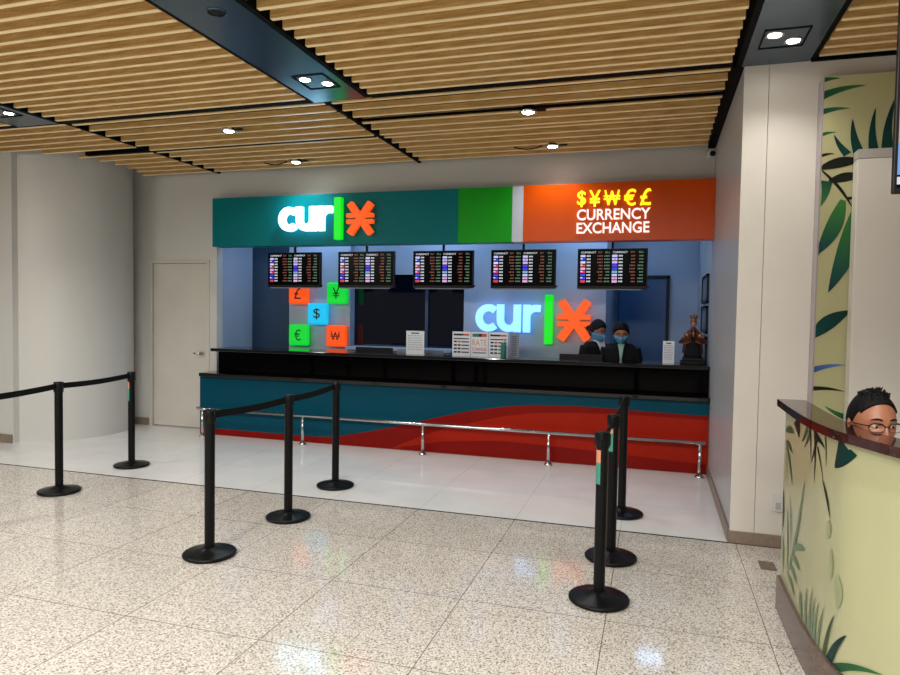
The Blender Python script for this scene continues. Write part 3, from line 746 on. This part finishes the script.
posts = {}
spec = [('s0', (-4.66, 3.35), 'black barrier post nearest the left edge holding the belt that leaves the photo'),
        ('s1', (-4.85, 4.44), 'black barrier post in front of the round column, nearer of the two at far left'),
        ('s2', (-4.99, 5.42), 'black barrier post on white tiles right of the round column, with a pale sticker'),
        ('s3', (-2.72, 3.625), 'nearest black barrier post of the left centre row, standing on speckled granite'),
        ('s4', (-2.65, 4.475), 'middle black barrier post of the left centre row'),
        ('s5', (-2.735, 5.43), 'farthest black barrier post of the left centre row, standing on white tiles'),
        ('r1', (-.262, 3.76), 'nearest black barrier post of the right row, with peach and green sticker on its left'),
        ('r2', (-.24, 4.44), 'middle black barrier post of the right row, partly behind the nearest one'),
        ('r3', (-.22, 5.46), 'farthest black barrier post of the right row, standing on white tiles by the wall')]
for k, (key, xy, lb) in enumerate(spec):
    t = P0 if k == 0 else copy_tree(P0); posts[key] = (t, xy)
    t.location = (xy[0], xy[1], 0); t['label'] = lb; t['group'] = 'black belt barrier posts'
for a, c in (('s0', 's1'), ('s1', 's2'), ('s3', 's4'), ('s4', 's5'), ('r1', 'r2'), ('r2', 'r3')): belt(posts[a][0], posts[a][1], posts[c][1])
sticker(posts['r1'][0], math.radians(-132)); sticker(posts['r2'][0], math.radians(-125), .77); sticker(posts['s2'][0], math.radians(-115), .72)

# ================================================================ RIGHT: mural, white box, TV, outlet
LC = {'t': ((8, 60, 55), (4, 42, 38)), 'd': ((70, 95, 60), (45, 68, 50)), 'b': ((24, 26, 20), (8, 14, 14)), 'g': ((128, 148, 118), (96, 122, 98)), 's': ((70, 100, 98), (90, 115, 100)),
      'p': ((158, 166, 128), (150, 160, 122)), 'e': ((14, 62, 48), (50, 110, 56)), 'v': ((52, 112, 44), (8, 48, 66)), 'u': ((40, 70, 120), (90, 120, 170))}
def leaf(b, s0, z0, s1, z1, w, c, fn, lift, wedge=False):
    d = Vector((s1 - s0, z1 - z0)); L_ = d.length; d.normalize(); n = Vector((-d.y, d.x)); K = 14
    lay = b.bm.loops.layers.float_color.get('Col') or b.bm.loops.layers.float_color.new('Col'); mi = b.mi('leaf')
    c0, c1 = (Vector(col(*q)) for q in LC[c]); prev = None
    for k in range(K + 1):
        u = k / K; hw = w / 2 * ((1 - u) ** .75 if wedge else math.sin(PI * min(1, .1 + .9 * u)) ** .9); bend = .05 * L_ * math.sin(PI * u)
        ctr = Vector((s0, z0)) + d * L_ * u + n * bend
        cur = [fn(*(ctr + n * hw), lift), fn(*(ctr - n * hw), lift)]; vs = [b.bm.verts.new(p) for p in cur]
        if prev:
            f = b.bm.faces.new((prev[0][0], prev[0][1], vs[1], vs[0])); f.material_index = mi
            for lp, uu in zip(f.loops, (prev[1], prev[1], u, u)): lp[lay] = tuple(c0.lerp(c1, uu))
        prev = (vs, u)
    # keep the rest of the mesh uncoloured
PL = [(0.02, 1.1, 0.204, 1.085, 0.03, 't'),
      (0.02, 0.985, 0.256, 1.01, 0.04, 'd'),
      (0.02, 0.66, 0.034, 0.427, 0.05, 't'),
      (0.046, 0.93, 0.236, 0.9, 0.035, 'd'),
      (0.302, 1.106, 0.376, 1.005, 0.159, 'b'),
      (0.543, 1.087, 0.435, 1.0, 0.047, 'd'),
      (0.594, 1.078, 0.491, 0.98, 0.038, 'd'),
      (0.585, 1.093, 0.62, 0.944, 0.032, 'b'),
      (0.671, 1.091, 0.684, 0.849, 0.031, 'b'),
      (0.713, 1.083, 0.616, 0.927, 0.035, 'b'),
      (0.809, 1.092, 0.829, 0.959, 0.02, 'd'),
      (0.715, 1.067, 0.815, 1.036, 0.03, 'b'),
      (0.719, 1.028, 0.81, 0.881, 0.017, 'b'),
      (0.068, 0.914, 0.259, 0.744, 0.037, 'd'),
      (0.052, 0.92, 0.093, 0.703, 0.019, 'g'),
      (1.021, 1.113, 0.921, 0.981, 0.154, 't'),
      (0.146, 0.589, 0.205, 0.271, 0.033, 'g'),
      (0.053, 0.42, 0.093, 0.213, 0.034, 'g'),
      (0.518, 0.818, 0.208, 0.257, 0.041, 'g'),
      (0.21, 0.667, 0.281, 0.404, 0.02, 'g'),
      (0.801, 0.9, 0.899, 0.754, 0.02, 'b'),
      (0.342, 0.439, 0.58, 0.517, 0.035, 'g'),
      (0.313, 0.397, 0.5, 0.385, 0.032, 'g'),
      (0.249, 0.333, 0.46, 0.3, 0.032, 'g'),
      (0.209, 0.27, 0.42, 0.22, 0.03, 'g'),
      (0.883, 0.75, 0.885, 0.67, 0.045, 'p'),
      (0.917, 0.639, 0.928, 0.509, 0.032, 'p'),
      (0.985, 0.556, 0.996, 0.418, 0.062, 'p'),
      (0.557, 0.183, 0.521, 0.306, 0.052, 'g'),
      (0.629, 0.188, 0.645, 0.369, 0.049, 'g'),
      (0.692, 0.19, 0.732, 0.404, 0.036, 'g'),
      (0.733, 0.183, 0.77, 0.382, 0.033, 'g'),
      (0.764, 0.172, 0.817, 0.376, 0.033, 'g'),
      (0.809, 0.156, 0.875, 0.382, 0.032, 'g'),
      (0.879, 0.141, 0.976, 0.391, 0.039, 'd'),
      (0.924, 0.14, 1.064, 0.348, 0.061, 't'),
      (0.962, 0.155, 1.263, 0.297, 0.041, 'e')]
ML = [(0.996, 3.142, 1.101, 3.147, 0.034, 'e'),
      (0.999, 3.043, 1.254, 3.092, 0.052, 'e'),
      (1.003, 2.94, 1.166, 2.951, 0.038, 'e'),
      (1.005, 2.792, 1.091, 2.803, 0.024, 'e'),
      (1.16, 2.656, 1.076, 2.789, 0.069, 't'),
      (1.23, 2.645, 1.18, 2.886, 0.095, 't'),
      (1.311, 2.648, 1.309, 2.948, 0.086, 't'),
      (1.386, 2.637, 1.414, 2.998, 0.103, 't'),
      (1.002, 2.655, 1.083, 2.667, 0.028, 'b'),
      (1.005, 2.577, 1.256, 2.616, 0.086, 'b'),
      (1.057, 2.488, 1.26, 2.516, 0.077, 'b'),
      (1.002, 2.571, 1.211, 2.29, 0.024, 'b'),
      (1.044, 2.49, 1.013, 2.325, 0.069, 'e'),
      (1.163, 2.371, 1.239, 2.372, 0.031, 'b'),
      (1.144, 2.364, 0.996, 2.002, 0.123, 'v'),
      (1.209, 2.283, 1.076, 1.761, 0.142, 'v'),
      (0.985, 1.47, 1.214, 1.651, 0.091, 't'),
      (0.994, 1.249, 1.201, 1.292, 0.041, 'u'),
      (0.998, 1.128, 1.196, 1.117, 0.039, 'b'),
      (1.212, 0.948, 1.08, 1.017, 0.041, 'e'),
      (1.214, 0.908, 1.114, 0.954, 0.041, 'b')]
t = thing('leaf_mural', (1.6, 4.98, 0), 'tall pale olive wall panel printed with dark palm leaves', 'mural')
b = MB(); b.box(1.01, 2.6, 4.922, 5.049, 0, 3.165, 'mural'); b.build('panel', t)
b = MB(); b.box(1.002, 1.01, 4.921, 5.049, 0, 3.165, 'lilac'); b.build('side_strip', t)
b = MB()
for i, q in enumerate(ML):
    s0, z0, s1, z1, w, c = q
    leaf(b, s0, z0, s1, z1, w * (.72 if i < 8 and c == 't' else .78 if c in 'vb' else 1), c, lambda s, z, l: Vector((min(max(s, 1.011), 2.6), 4.922 - l, min(z, 3.163))), .0008 + i * .00012, i not in (9, 10, 11, 14, 15, 16))
b.build('palm_leaves', t)
t = thing('white_wall_cabinet', (1.75, 4.87, 0), 'plain white box panel standing in front of the leaf mural', 'panel')
b = MB(); b.box(1.19, 2.4, 4.80, 4.905, 0, 2.60, 'wall_r', .003); b.build('body', t)
b = MB(); b.box(1.19, 2.4, 4.799, 4.905, 2.602, 2.66, 'trim_grey', .002); b.build('top_trim', t)
t = thing('wall_outlet', (.83, 5.045, .25), 'small white socket box low on the white wall beside the curved counter', 'outlet')
b = MB(); b.box(.812, .872, 5.02, 5.0515, .255, .375, 'white_p', .004); b.build('cover', t)
b = MB(); b.box(.825, .859, 5.018, 5.02, .27, .32, 'trim_grey'); b.build('socket', t)
b = MB(); b.box(.68, .775, 4.57, 4.72, 0, .004, 'kick'); tag(b.build('floor_plate'), 'small dark flat plate on the granite floor by the curved counter', 'plate')

t = thing('wall_television', (1.15, 2.62, 1.98), 'black framed television hanging at the right edge, showing blue and tan', 'television')
b = MB()
x0, x1, z0, z1 = .75, 1.95, 2.02, 2.74
b.box(x0, x1, 2.60, 2.62, z0, z1, 'black', .004); b.build('casing', t)
b = MB(); xa, xb = x0 + .012, x1 - .012
b.box(xa, xb, 2.5985, 2.6005, z0 + .02, z1 - .02, 'screen'); b.box(xa, xb, 2.598, 2.599, z0 + .03, z0 + .055, 's_white'); b.box(xa, xb, 2.597, 2.599, z0 + .062, z0 + .17, 'tv_img'); b.box(xa, xb, 2.597, 2.599, z0 + .17, z0 + .31, 'tv_tan'); b.box(xa, xb, 2.597, 2.599, z0 + .31, z0 + .40, 'tv_img')
b.box(xa, xb, 2.596, 2.598, z0 + .34, z0 + .37, 's_white'); b.build('display', t)
b = MB(); b.box(1.1, 1.28, 2.62, 2.66, 2.3, 2.6, 'black', .004); b.tube([(1.19, 2.64, 2.55), (1.19, 2.64, 3.33)], .02, 'black', 14); b.build('ceiling_pole', t)

# ================================================================ CURVED INFORMATION COUNTER
PC = [(.692, 4.0), (.692, 3.6), (.70, 3.3), (.722, 3.1), (.745, 2.98), (.807, 2.82), (.865, 2.69), (.955, 2.52), (1.08, 2.34), (1.27, 2.15), (1.5, 2.02), (1.85, 1.95)]
PV = [Vector(p) for p in PC]
LEN = [0]
for a, c in zip(PV, PV[1:]): LEN.append(LEN[-1] + (c - a).length)
def pcv(s):
    s = max(0, min(LEN[-1] - 1e-6, s))
    k = max(i for i in range(len(PV) - 1) if LEN[i] <= s + 1e-9); u = (s - LEN[k]) / (LEN[k + 1] - LEN[k])
    def tan(i): return (PV[min(i + 1, len(PV) - 1)] - PV[max(i - 1, 0)]).normalized()
    t_ = tan(k).lerp(tan(k + 1), u).normalized()
    # Hermite curve through the outline points
    h = LEN[k + 1] - LEN[k]; a, c = PV[k], PV[k + 1]; ta, tb = tan(k) * h, tan(k + 1) * h
    p = a * (2 * u ** 3 - 3 * u * u + 1) + ta * (u ** 3 - 2 * u * u + u) + c * (-2 * u ** 3 + 3 * u * u) + tb * (u ** 3 - u * u)
    return p, Vector((t_.y, -t_.x))   # outward normal (towards -X)
def band(m, off0, off1, z0, z1, s0=0, s1=None, n=90, ends=0.0):
    b = MB(); i = b.mi(m); s1 = LEN[-1] if s1 is None else s1; rows = []
    for k in range(n + 1):
        p, nn = pcv(s0 + (s1 - s0) * k / n)
        if k == 0: p = p + Vector((0, ends))
        rows.append([b.bm.verts.new((q.x, q.y, z)) for q, z in ((p + nn * off0, z0), (p + nn * off0, z1), (p + nn * off1, z1), (p + nn * off1, z0))])
    for a, c in zip(rows, rows[1:]):
        for k in range(4):
            f = b.bm.faces.new((a[k], c[k], c[(k + 1) % 4], a[(k + 1) % 4])); f.material_index = i
            f.smooth = False
    b.bm.faces.new(rows[0][::-1]).material_index = i; b.bm.faces.new(rows[-1]).material_index = i
    return b
# which side is outward
_p, _n = pcv(.5); SG = 1 if _n.x < 0 else -1
t = thing('curved_information_counter', (.8, 3.3, 0), 'curved counter at the right edge with printed leaves and red brown granite top', 'counter')
band('cream', 0, -SG * .015, .18, 1.112).build('front_panel', t)
band('kick', SG * .018, -SG * .015, .0, .18).build('kickplate', t)
band('mahog', SG * .042, -SG * .098, 1.112, 1.15, ends=.02).build('countertop', t)
band('white_p', -SG * .015, -SG * .022, .02, 1.11).build('inner_board', t)
b = MB()
for i, q in enumerate(PL):
    def fn(s, z, l):
        p, nn = pcv(max(0.002, s)); p = p + nn * SG * l
        return Vector((p.x, p.y, min(max(z, .182), 1.111)))
    leaf(b, *q, fn, .001 + i * .00012, q[1] > 1.0 or q[0] > .6 and q[1] < .2)
b.build('palm_leaves', t)

# ================================================================ PEOPLE (local frame, facing -Y)
def head_grid(hz, sc, fn, nu=80, nv=56):
    """closed head-like mesh; fn(direction) -> point relative to the head centre"""
    b = bmesh.new(); rows = []
    for j in range(nv + 1):
        ph = -PI / 2 + PI * j / nv; row = []
        for i in range(nu):
            th = 2 * PI * i / nu; row.append((math.cos(ph) * math.cos(th), math.cos(ph) * math.sin(th), math.sin(ph)))
        rows.append(row)
    return rows
def g(x, s): return math.exp(-(x / s) ** 2)
def face_point(d, sc=1.0):
    dx, dy, dz = d
    x, y, z = dx * .076, dy * .097, dz * .12
    if z < 0:
        k = (-z / .12); x *= 1 - .22 * k ** 1.6; y = y * (1 - .1 * k) - .006 * k
        if dy > 0: y *= 1 - .25 * k
    if z > 0: x *= 1 + .03 * g(z - .05, .04)
    if dy < 0:
        f = min(1, -dy * 1.6)
        y += f * (.004 * g(z + .0, .02) * 0)
        y -= f * (.024 * g(x, .011) * g(z + .036, .014) + .014 * g(x, .009) * g(z + .014, .018) + .007 * g(x, .018) * g(z + .044, .010))      # nose
        y += f * (.011 * (g(x - .031, .016) + g(x + .031, .016)) * g(z, .012))                                                             # eye sockets
        y -= f * (.005 * (g(x - .028, .022) + g(x + .028, .022)) * g(z - .022, .010))                                                      # brow
        y -= f * (.005 * (g(x - .045, .018) + g(x + .045, .018)) * g(z + .03, .018))                                                       # cheek bones
        y -= f * (.007 * g(x, .022) * g(z + .069, .007) + .006 * g(x, .02) * g(z + .079, .006) + .008 * g(x, .02) * g(z + .103, .012))     # lips, chin
        y += f * (.003 * g(x, .02) * g(z + .088, .006))
    return Vector((x, y, z)) * sc
def closed_from(rows, fn, b, m):
    i0 = b.mi(m); vr = []
    for j, row in enumerate(rows):
        if j in (0, len(rows) - 1): vr.append([b.bm.verts.new(fn(row[0]))])
        else: vr.append([b.bm.verts.new(fn(d)) for d in row])
    n = len(rows[1])
    for a, c in zip(vr, vr[1:]):
        for k in range(n):
            q = []
            for v in (a[k % len(a)], a[(k + 1) % n % len(a)], c[(k + 1) % n % len(c)], c[k % len(c)]):
                if v not in q: q.append(v)
            if len(q) > 2: f = b.bm.faces.new(q); f.material_index = i0; f.smooth = True
def hand(b, wrist, d, side, m):
    """palm and five bent fingers reaching along d (downward curl)"""
    d = Vector(d).normalized(); up = Vector((0, 0, 1)); lat = d.cross(up).normalized()
    w = Vector(wrist); b.tube([w, w + d * .03, w + d * .085], [(.014, .026), (.015, .036), (.012, .038)], m, 12)
    for k, L_ in enumerate((.068, .078, .072, .056)):
        o = w + d * .08 + lat * (-.028 + .0187 * k)
        b.tube([o, o + d * L_ * .45, o + d * L_ * .8 - up * .012, o + d * L_ - up * .026], [.0088, .0083, .0078, .006], m, 8)
    o = w + d * .025 + lat * side * .03
    b.tube([o, o + d * .03 + lat * side * .022, o + d * .058 + lat * side * .026 - up * .008], [.0115, .0098, .0075], m, 8)
def person(name, loc, rz, label, H=1.20, seat=None, skin='skin', tilt=0, sc=1.0, mask=False, bun=False, spiky=False, glasses=False, jacket='jacket', shirt='shirt', lean=0.0, turn=0):
    t = thing(name, loc, label, 'person', None, rz); local(t)
    hc = Vector((0, -lean, H)); RT = Matrix.Rotation(tilt, 3, 'X'); RZ = Matrix.Rotation(turn, 3, 'Z'); R_ = RZ @ RT
    hp = lambda v: hc + R_ @ Vector(v)
    rows = head_grid(H, sc, None)
    sz = H - (.19 * sc + .02 if seat else .135)      # shoulder line
    hipz = (seat + .09) if seat else .80 * (H + .12) * .62 + .03
    ch = Vector((0, -lean * .6, sz - .06))
    b = MB()
    closed_from(rows, lambda d: hp(face_point(d, sc)), b, skin)
    for s in (-1, 1):
        E_ = hp((s * .078 * sc, .012, -.012)); b.ell(E_, (.010 * sc, .018 * sc, .031 * sc), skin, R_ @ Matrix.Rotation(s * .35, 3, 'Z'))
        b.ell(hp((s * .080 * sc, .004, -.036 * sc)), (.006, .009, .010), skin)
    b.tube([hp((0, .02, -.06)), hp((0, .02, -.10 * sc)), (0, -lean * .8 + .02, sz + .03), (0, -lean * .6 + .015, sz - .03)], [.052 * sc, .053 * sc, .058, .075], skin, 20)
    b.tube([(0, -lean * .6 + .01, sz + .0), (0, -lean * .6, sz - .05), (0, -lean * .5, sz - .2), (0, -lean * .2, (sz + hipz) / 2 - .05), (0, 0, hipz)], [(.10, .055), (.165, .09), (.165, .1), (.145, .09), (.16, .1)], skin, 24)
    arms = []
    for s in (-1, 1):
        A = [(s * .155, -lean * .6, sz - .04), (s * .19, -lean * .5 - .0, sz - .17), (s * .2, -lean * .4 - .0, sz - .30), (s * .17, -lean * .4 - .09, sz - .34), (s * .11, -lean * .4 - .14, sz - .35)]
        if seat: A = [(s * .155, -lean * .6, sz - .045), (s * .185, -lean * .45, sz - .19), (s * .19, -lean * .3, sz - .3), (s * .16, -.12, sz - .37), (s * .10, -.17, sz - .40)]
        arms.append(A); b.tube(A, [.052, .046, .042, .036, .026], skin, 14)
        dd_ = Vector(A[-1]) - Vector(A[-2]); dd_.z = 0; dd_ = Vector((-s, -.35, 0)) if seat else Vector((-s, -.3 + .3 * s, 0)); hand(b, A[-1], dd_, -s * (1), skin)
        if seat: legp = [(s * .09, .0, hipz), (s * .09 + .05, -.15, seat + .07), (s * .09 + .1, -.26, seat + .06), (s * .09 + .1, -.28, seat - .12), (s * .09 + .1, -.19, .08)]; 
        else: legp = [(s * .085, 0, hipz + .02), (s * .09, -.01, hipz - .2), (s * .09, -.01, hipz * .5), (s * .09, .01, hipz * .25), (s * .09, .02, .08)]
        arms[-1] = (A, legp); b.tube(legp, [.085, .075, .058, .052, .04], skin, 14)
    body = b.build('body', t, remesh=.0042 if glasses else .007)
    # clothes
    b = MB()
    b.tube([(0, -lean * .6 + .01, sz + .012), (0, -lean * .6, sz - .045), (0, -lean * .5, sz - .2), (0, -lean * .2, (sz + hipz) / 2 - .05), (0, 0, hipz - .03)], [(.135, .072), (.195, .103), (.205, .118), (.185, .11), (.178, .118)], jacket, 28)
    for A, lp in arms: b.tube(A[:4] + [tuple(Vector(A[3]).lerp(Vector(A[4]), .75))], [.068, .058, .053, .047, .042], jacket, 16)
    b.build('jacket' if shirt else 'shirt', t, remesh=.009)
    if shirt:
        b = MB(); y = -lean * .6
        b.tube([(0, y - .08, sz + .01), (0, y - .112, sz - .06), (0, y - .128 + lean * .15, sz - .22)], [(.05, .012), (.042, .014), (.014, .012)], shirt, 12)
        b.build('shirt', t)
        b = MB()
        for s in (-1, 1): b.tube([(s * .055, y - .02, sz + .03), (s * .05, y - .085, sz + .012), (s * .03, y - .118, sz - .06), (s * .012, y - .132 + lean * .1, sz - .2)], [(.010, .01), (.012, .012), (.01, .014), (.006, .006)], 'shirt_w' if bun else 'jacket', 8)
        b.build('collar', t)
    b = MB()
    b.tube([(0, 0, hipz + .06), (0, 0, hipz - .04)], [(.172, .112), (.175, .11)], 'trouser', 24)
    for A, lp in arms: b.tube(lp, [.1, .088, .07, .064, .056], 'trouser', 16)
    b.build('trousers', t, remesh=.011)
    for A, lp in arms:
        b = MB(); p = Vector(lp[-1]); b.ell((p.x, p.y - .05, .045), (.045, .125, .045), 'black'); b.box(p.x - .042, p.x + .042, p.y - .165, p.y + .06, 0, .02, 'black', .008); b.build('shoe', t)
    # hair
    def hairline(d):
        dx, dy, dz = d; front = max(0, -dy)
        return (-.42 if spiky else -.55) + (1.12 if spiky else 1.03) * min(1, front * 1.25) ** .8 + (.18 if abs(dx) > .85 and dy < .25 else 0)
    rnd = random.Random(11)
    def hair_pt(d):
        p = face_point(d, sc); k = (d[2] - hairline(d)) / .14; k = max(0, min(1, k))
        th = 1.16 + .012 * noise.noise(Vector(d) * 7)
        if spiky: th = 1.08 + .012 * noise.noise(Vector(d) * 7)
        return hp(Vector((p.x * (.9 + (th - .9) * k), p.y * (.9 + (th - .9) * k), p.z * (.9 + (th - .9) * k))))
    b = MB(); closed_from(rows, hair_pt, b, 'hair')
    if bun: b.ell(hp((0, .142, .0)), (.036, .034, .034), 'hair')
    if spiky:
        for k in range(70):
            a = rnd.uniform(0, 2 * PI); r = math.sqrt(rnd.random()) * .6; d = Vector((r * math.cos(a), r * math.sin(a), 0)); d.z = math.sqrt(1 - min(.99, d.length_squared))
            p = Vector((d.x * .08, d.y * .1, d.z * .125)) * 1.04 * sc; q = p + (d * .5 + Vector((rnd.uniform(-.2, .5), rnd.uniform(-.5, .2), .5))).normalized() * rnd.uniform(.007, .017) * (1.3 if d.x > .2 else .7)
            b.tube([hp(p * .97), hp(p.lerp(q, .6)), hp(q)], [.0055, .004, .0008], 'hair', 5)
    b.build('hair', t)
    for s in (-1, 1):
        b = MB(); b.ell(hp((s * .031 * sc, -.0765 * sc, 0)), (.0118 * sc, .0118 * sc, .0085 * sc), 'eyew'); q = b.build('eye', t)
        b = MB(); b.ell(hp((s * .031 * sc, -.0875 * sc, 0)), (.0062, .0028, .0062), 'iris'); b.build('iris', q)
        b = MB()
        b.tube([hp((s * (.018 + .028 * u) * sc, (-.084 + .012 * u) * sc, (.0085 + .003 * math.sin(PI * u)) * sc)) for u in (0, .25, .5, .75, 1)], [.002, .0035, .0035, .003, .002], skin, 6)
        b.tube([hp((s * (.018 + .028 * u) * sc, (-.083 + .012 * u) * sc, (-.0095 - .002 * math.sin(PI * u)) * sc)) for u in (0, .25, .5, .75, 1)], [.0015, .003, .003, .0025, .0015], skin, 6)
        b.build('eyelid', t)
        b = MB(); b.tube([hp((s * (.013 + .036 * u) * sc, (-.096 + .017 * u * u) * sc, (.0225 + .007 * math.sin(PI * (u * .8 + .1))) * sc)) for u in (0, .25, .5, .75, 1)], [(.002, .0025), (.0045, .003), (.0045, .003), (.0035, .003), (.0012, .0015)], 'hair', 8); b.build('eyebrow', t)
    if not mask:
        b = MB(); b.tube([hp((x * sc, (-.103 + abs(x) * .35) * sc, -.0735 * sc)) for x in (-.024, -.012, 0, .012, .024)], [.0015, .0045, .005, .0045, .0015], 'lip', 8); b.build('lips', t)
    if mask:
        b = MB()
        def mk(d):
            p = face_point(d, sc); k = 1 if (p.z < -.012 and p.z > -.122 and p.y < .02) else 0
            kk = 1.10 if k else .86
            return hp(Vector((p.x * kk, p.y * kk - (.006 if k else 0), p.z * (1.02 if k else .9))))
        closed_from(rows, mk, b, 'mask')
        for s in (-1, 1): b.tube([hp((s * .07, -.03, -.03)), hp((s * .082, .012, .012))], .0015, 'white_p', 5)
        b.build('face_mask', t)
    if glasses:
        G = MB(); y = -.103 * sc
        for s in (-1, 1):
            loop = []
            for k in range(25):
                a = 2 * PI * k / 24; cx_, sx_ = math.cos(a), math.sin(a)
                xx = s * .0335 + .0265 * abs(cx_) ** .75 * (1 if cx_ > 0 else -1); zz = -.003 + .0165 * abs(sx_) ** .75 * (1 if sx_ > 0 else -1)
                loop.append(hp(Vector((xx, -.103 + .012 * (abs(xx) / .06) ** 2, zz)) * sc))
            G.tube(loop, .0013, 'black', 6, cap=False)
            top = [p_ for p_ in loop[:13]]; G.tube(top, .0022, 'black', 6)
            G.tube([hp(Vector((s * .060, -.092, .004)) * sc), hp(Vector((s * .077, -.075, .005)) * sc), hp(Vector((s * .086, -.01, .002)) * sc), hp(Vector((s * .084, .018, -.008)) * sc)], .0021, 'black', 6)
        G.tube([hp(Vector((x, -.1035 - .002 * (1 - abs(x) / .008), .004)) * sc) for x in (-.008, 0, .008)], .0017, 'black', 6)
        G.build('eyeglasses', t)
    return t
person('person', (1.024, 3.44, 0), math.radians(-34), 'person with short black hair and thin glasses seated behind the curved counter', H=1.154, seat=.42, sc=1.09, spiky=True, glasses=True, jacket='trouser', shirt=None, tilt=math.radians(2), lean=.23, turn=math.radians(48))
t = thing('office_stool', (1.029, 3.45, 0), 'dark round stool under the seated person behind the curved counter', 'stool'); local(t)
b = MB(); b.lathe([(0, .31), (.15, .31), (.165, .325), (.165, .35), (.15, .365), (0, .365)], (0, 0, 0), 'black', 32); b.build('seat', t)
b = MB(); b.lathe([(0, .03), (.025, .03), (.025, .31), (0, .31)], (0, 0, 0), 'chrome', 16); b.build('stem', t)
b = MB(); b.lathe([(0, 0), (.12, 0), (.12, .015), (.03, .035), (0, .035)], (0, 0, 0), 'black', 32); b.build('base', t)

person('person', (-.70, 8.08, 0), math.radians(50), 'left masked clerk in dark jacket with hair in a bun, turned sideways', H=1.395, skin='skin_d', mask=True, bun=True, tilt=math.radians(14), sc=1.06, lean=.06, shirt='shirt_w')
person('person', (-.375, 7.91, 0), math.radians(4), 'right masked clerk in dark jacket and mint shirt, head bowed', H=1.385, skin='skin_d', mask=True, tilt=math.radians(18), sc=1.04, lean=.07)

for o in bpy.data.objects:
    if '_w' in o: del o['_w']
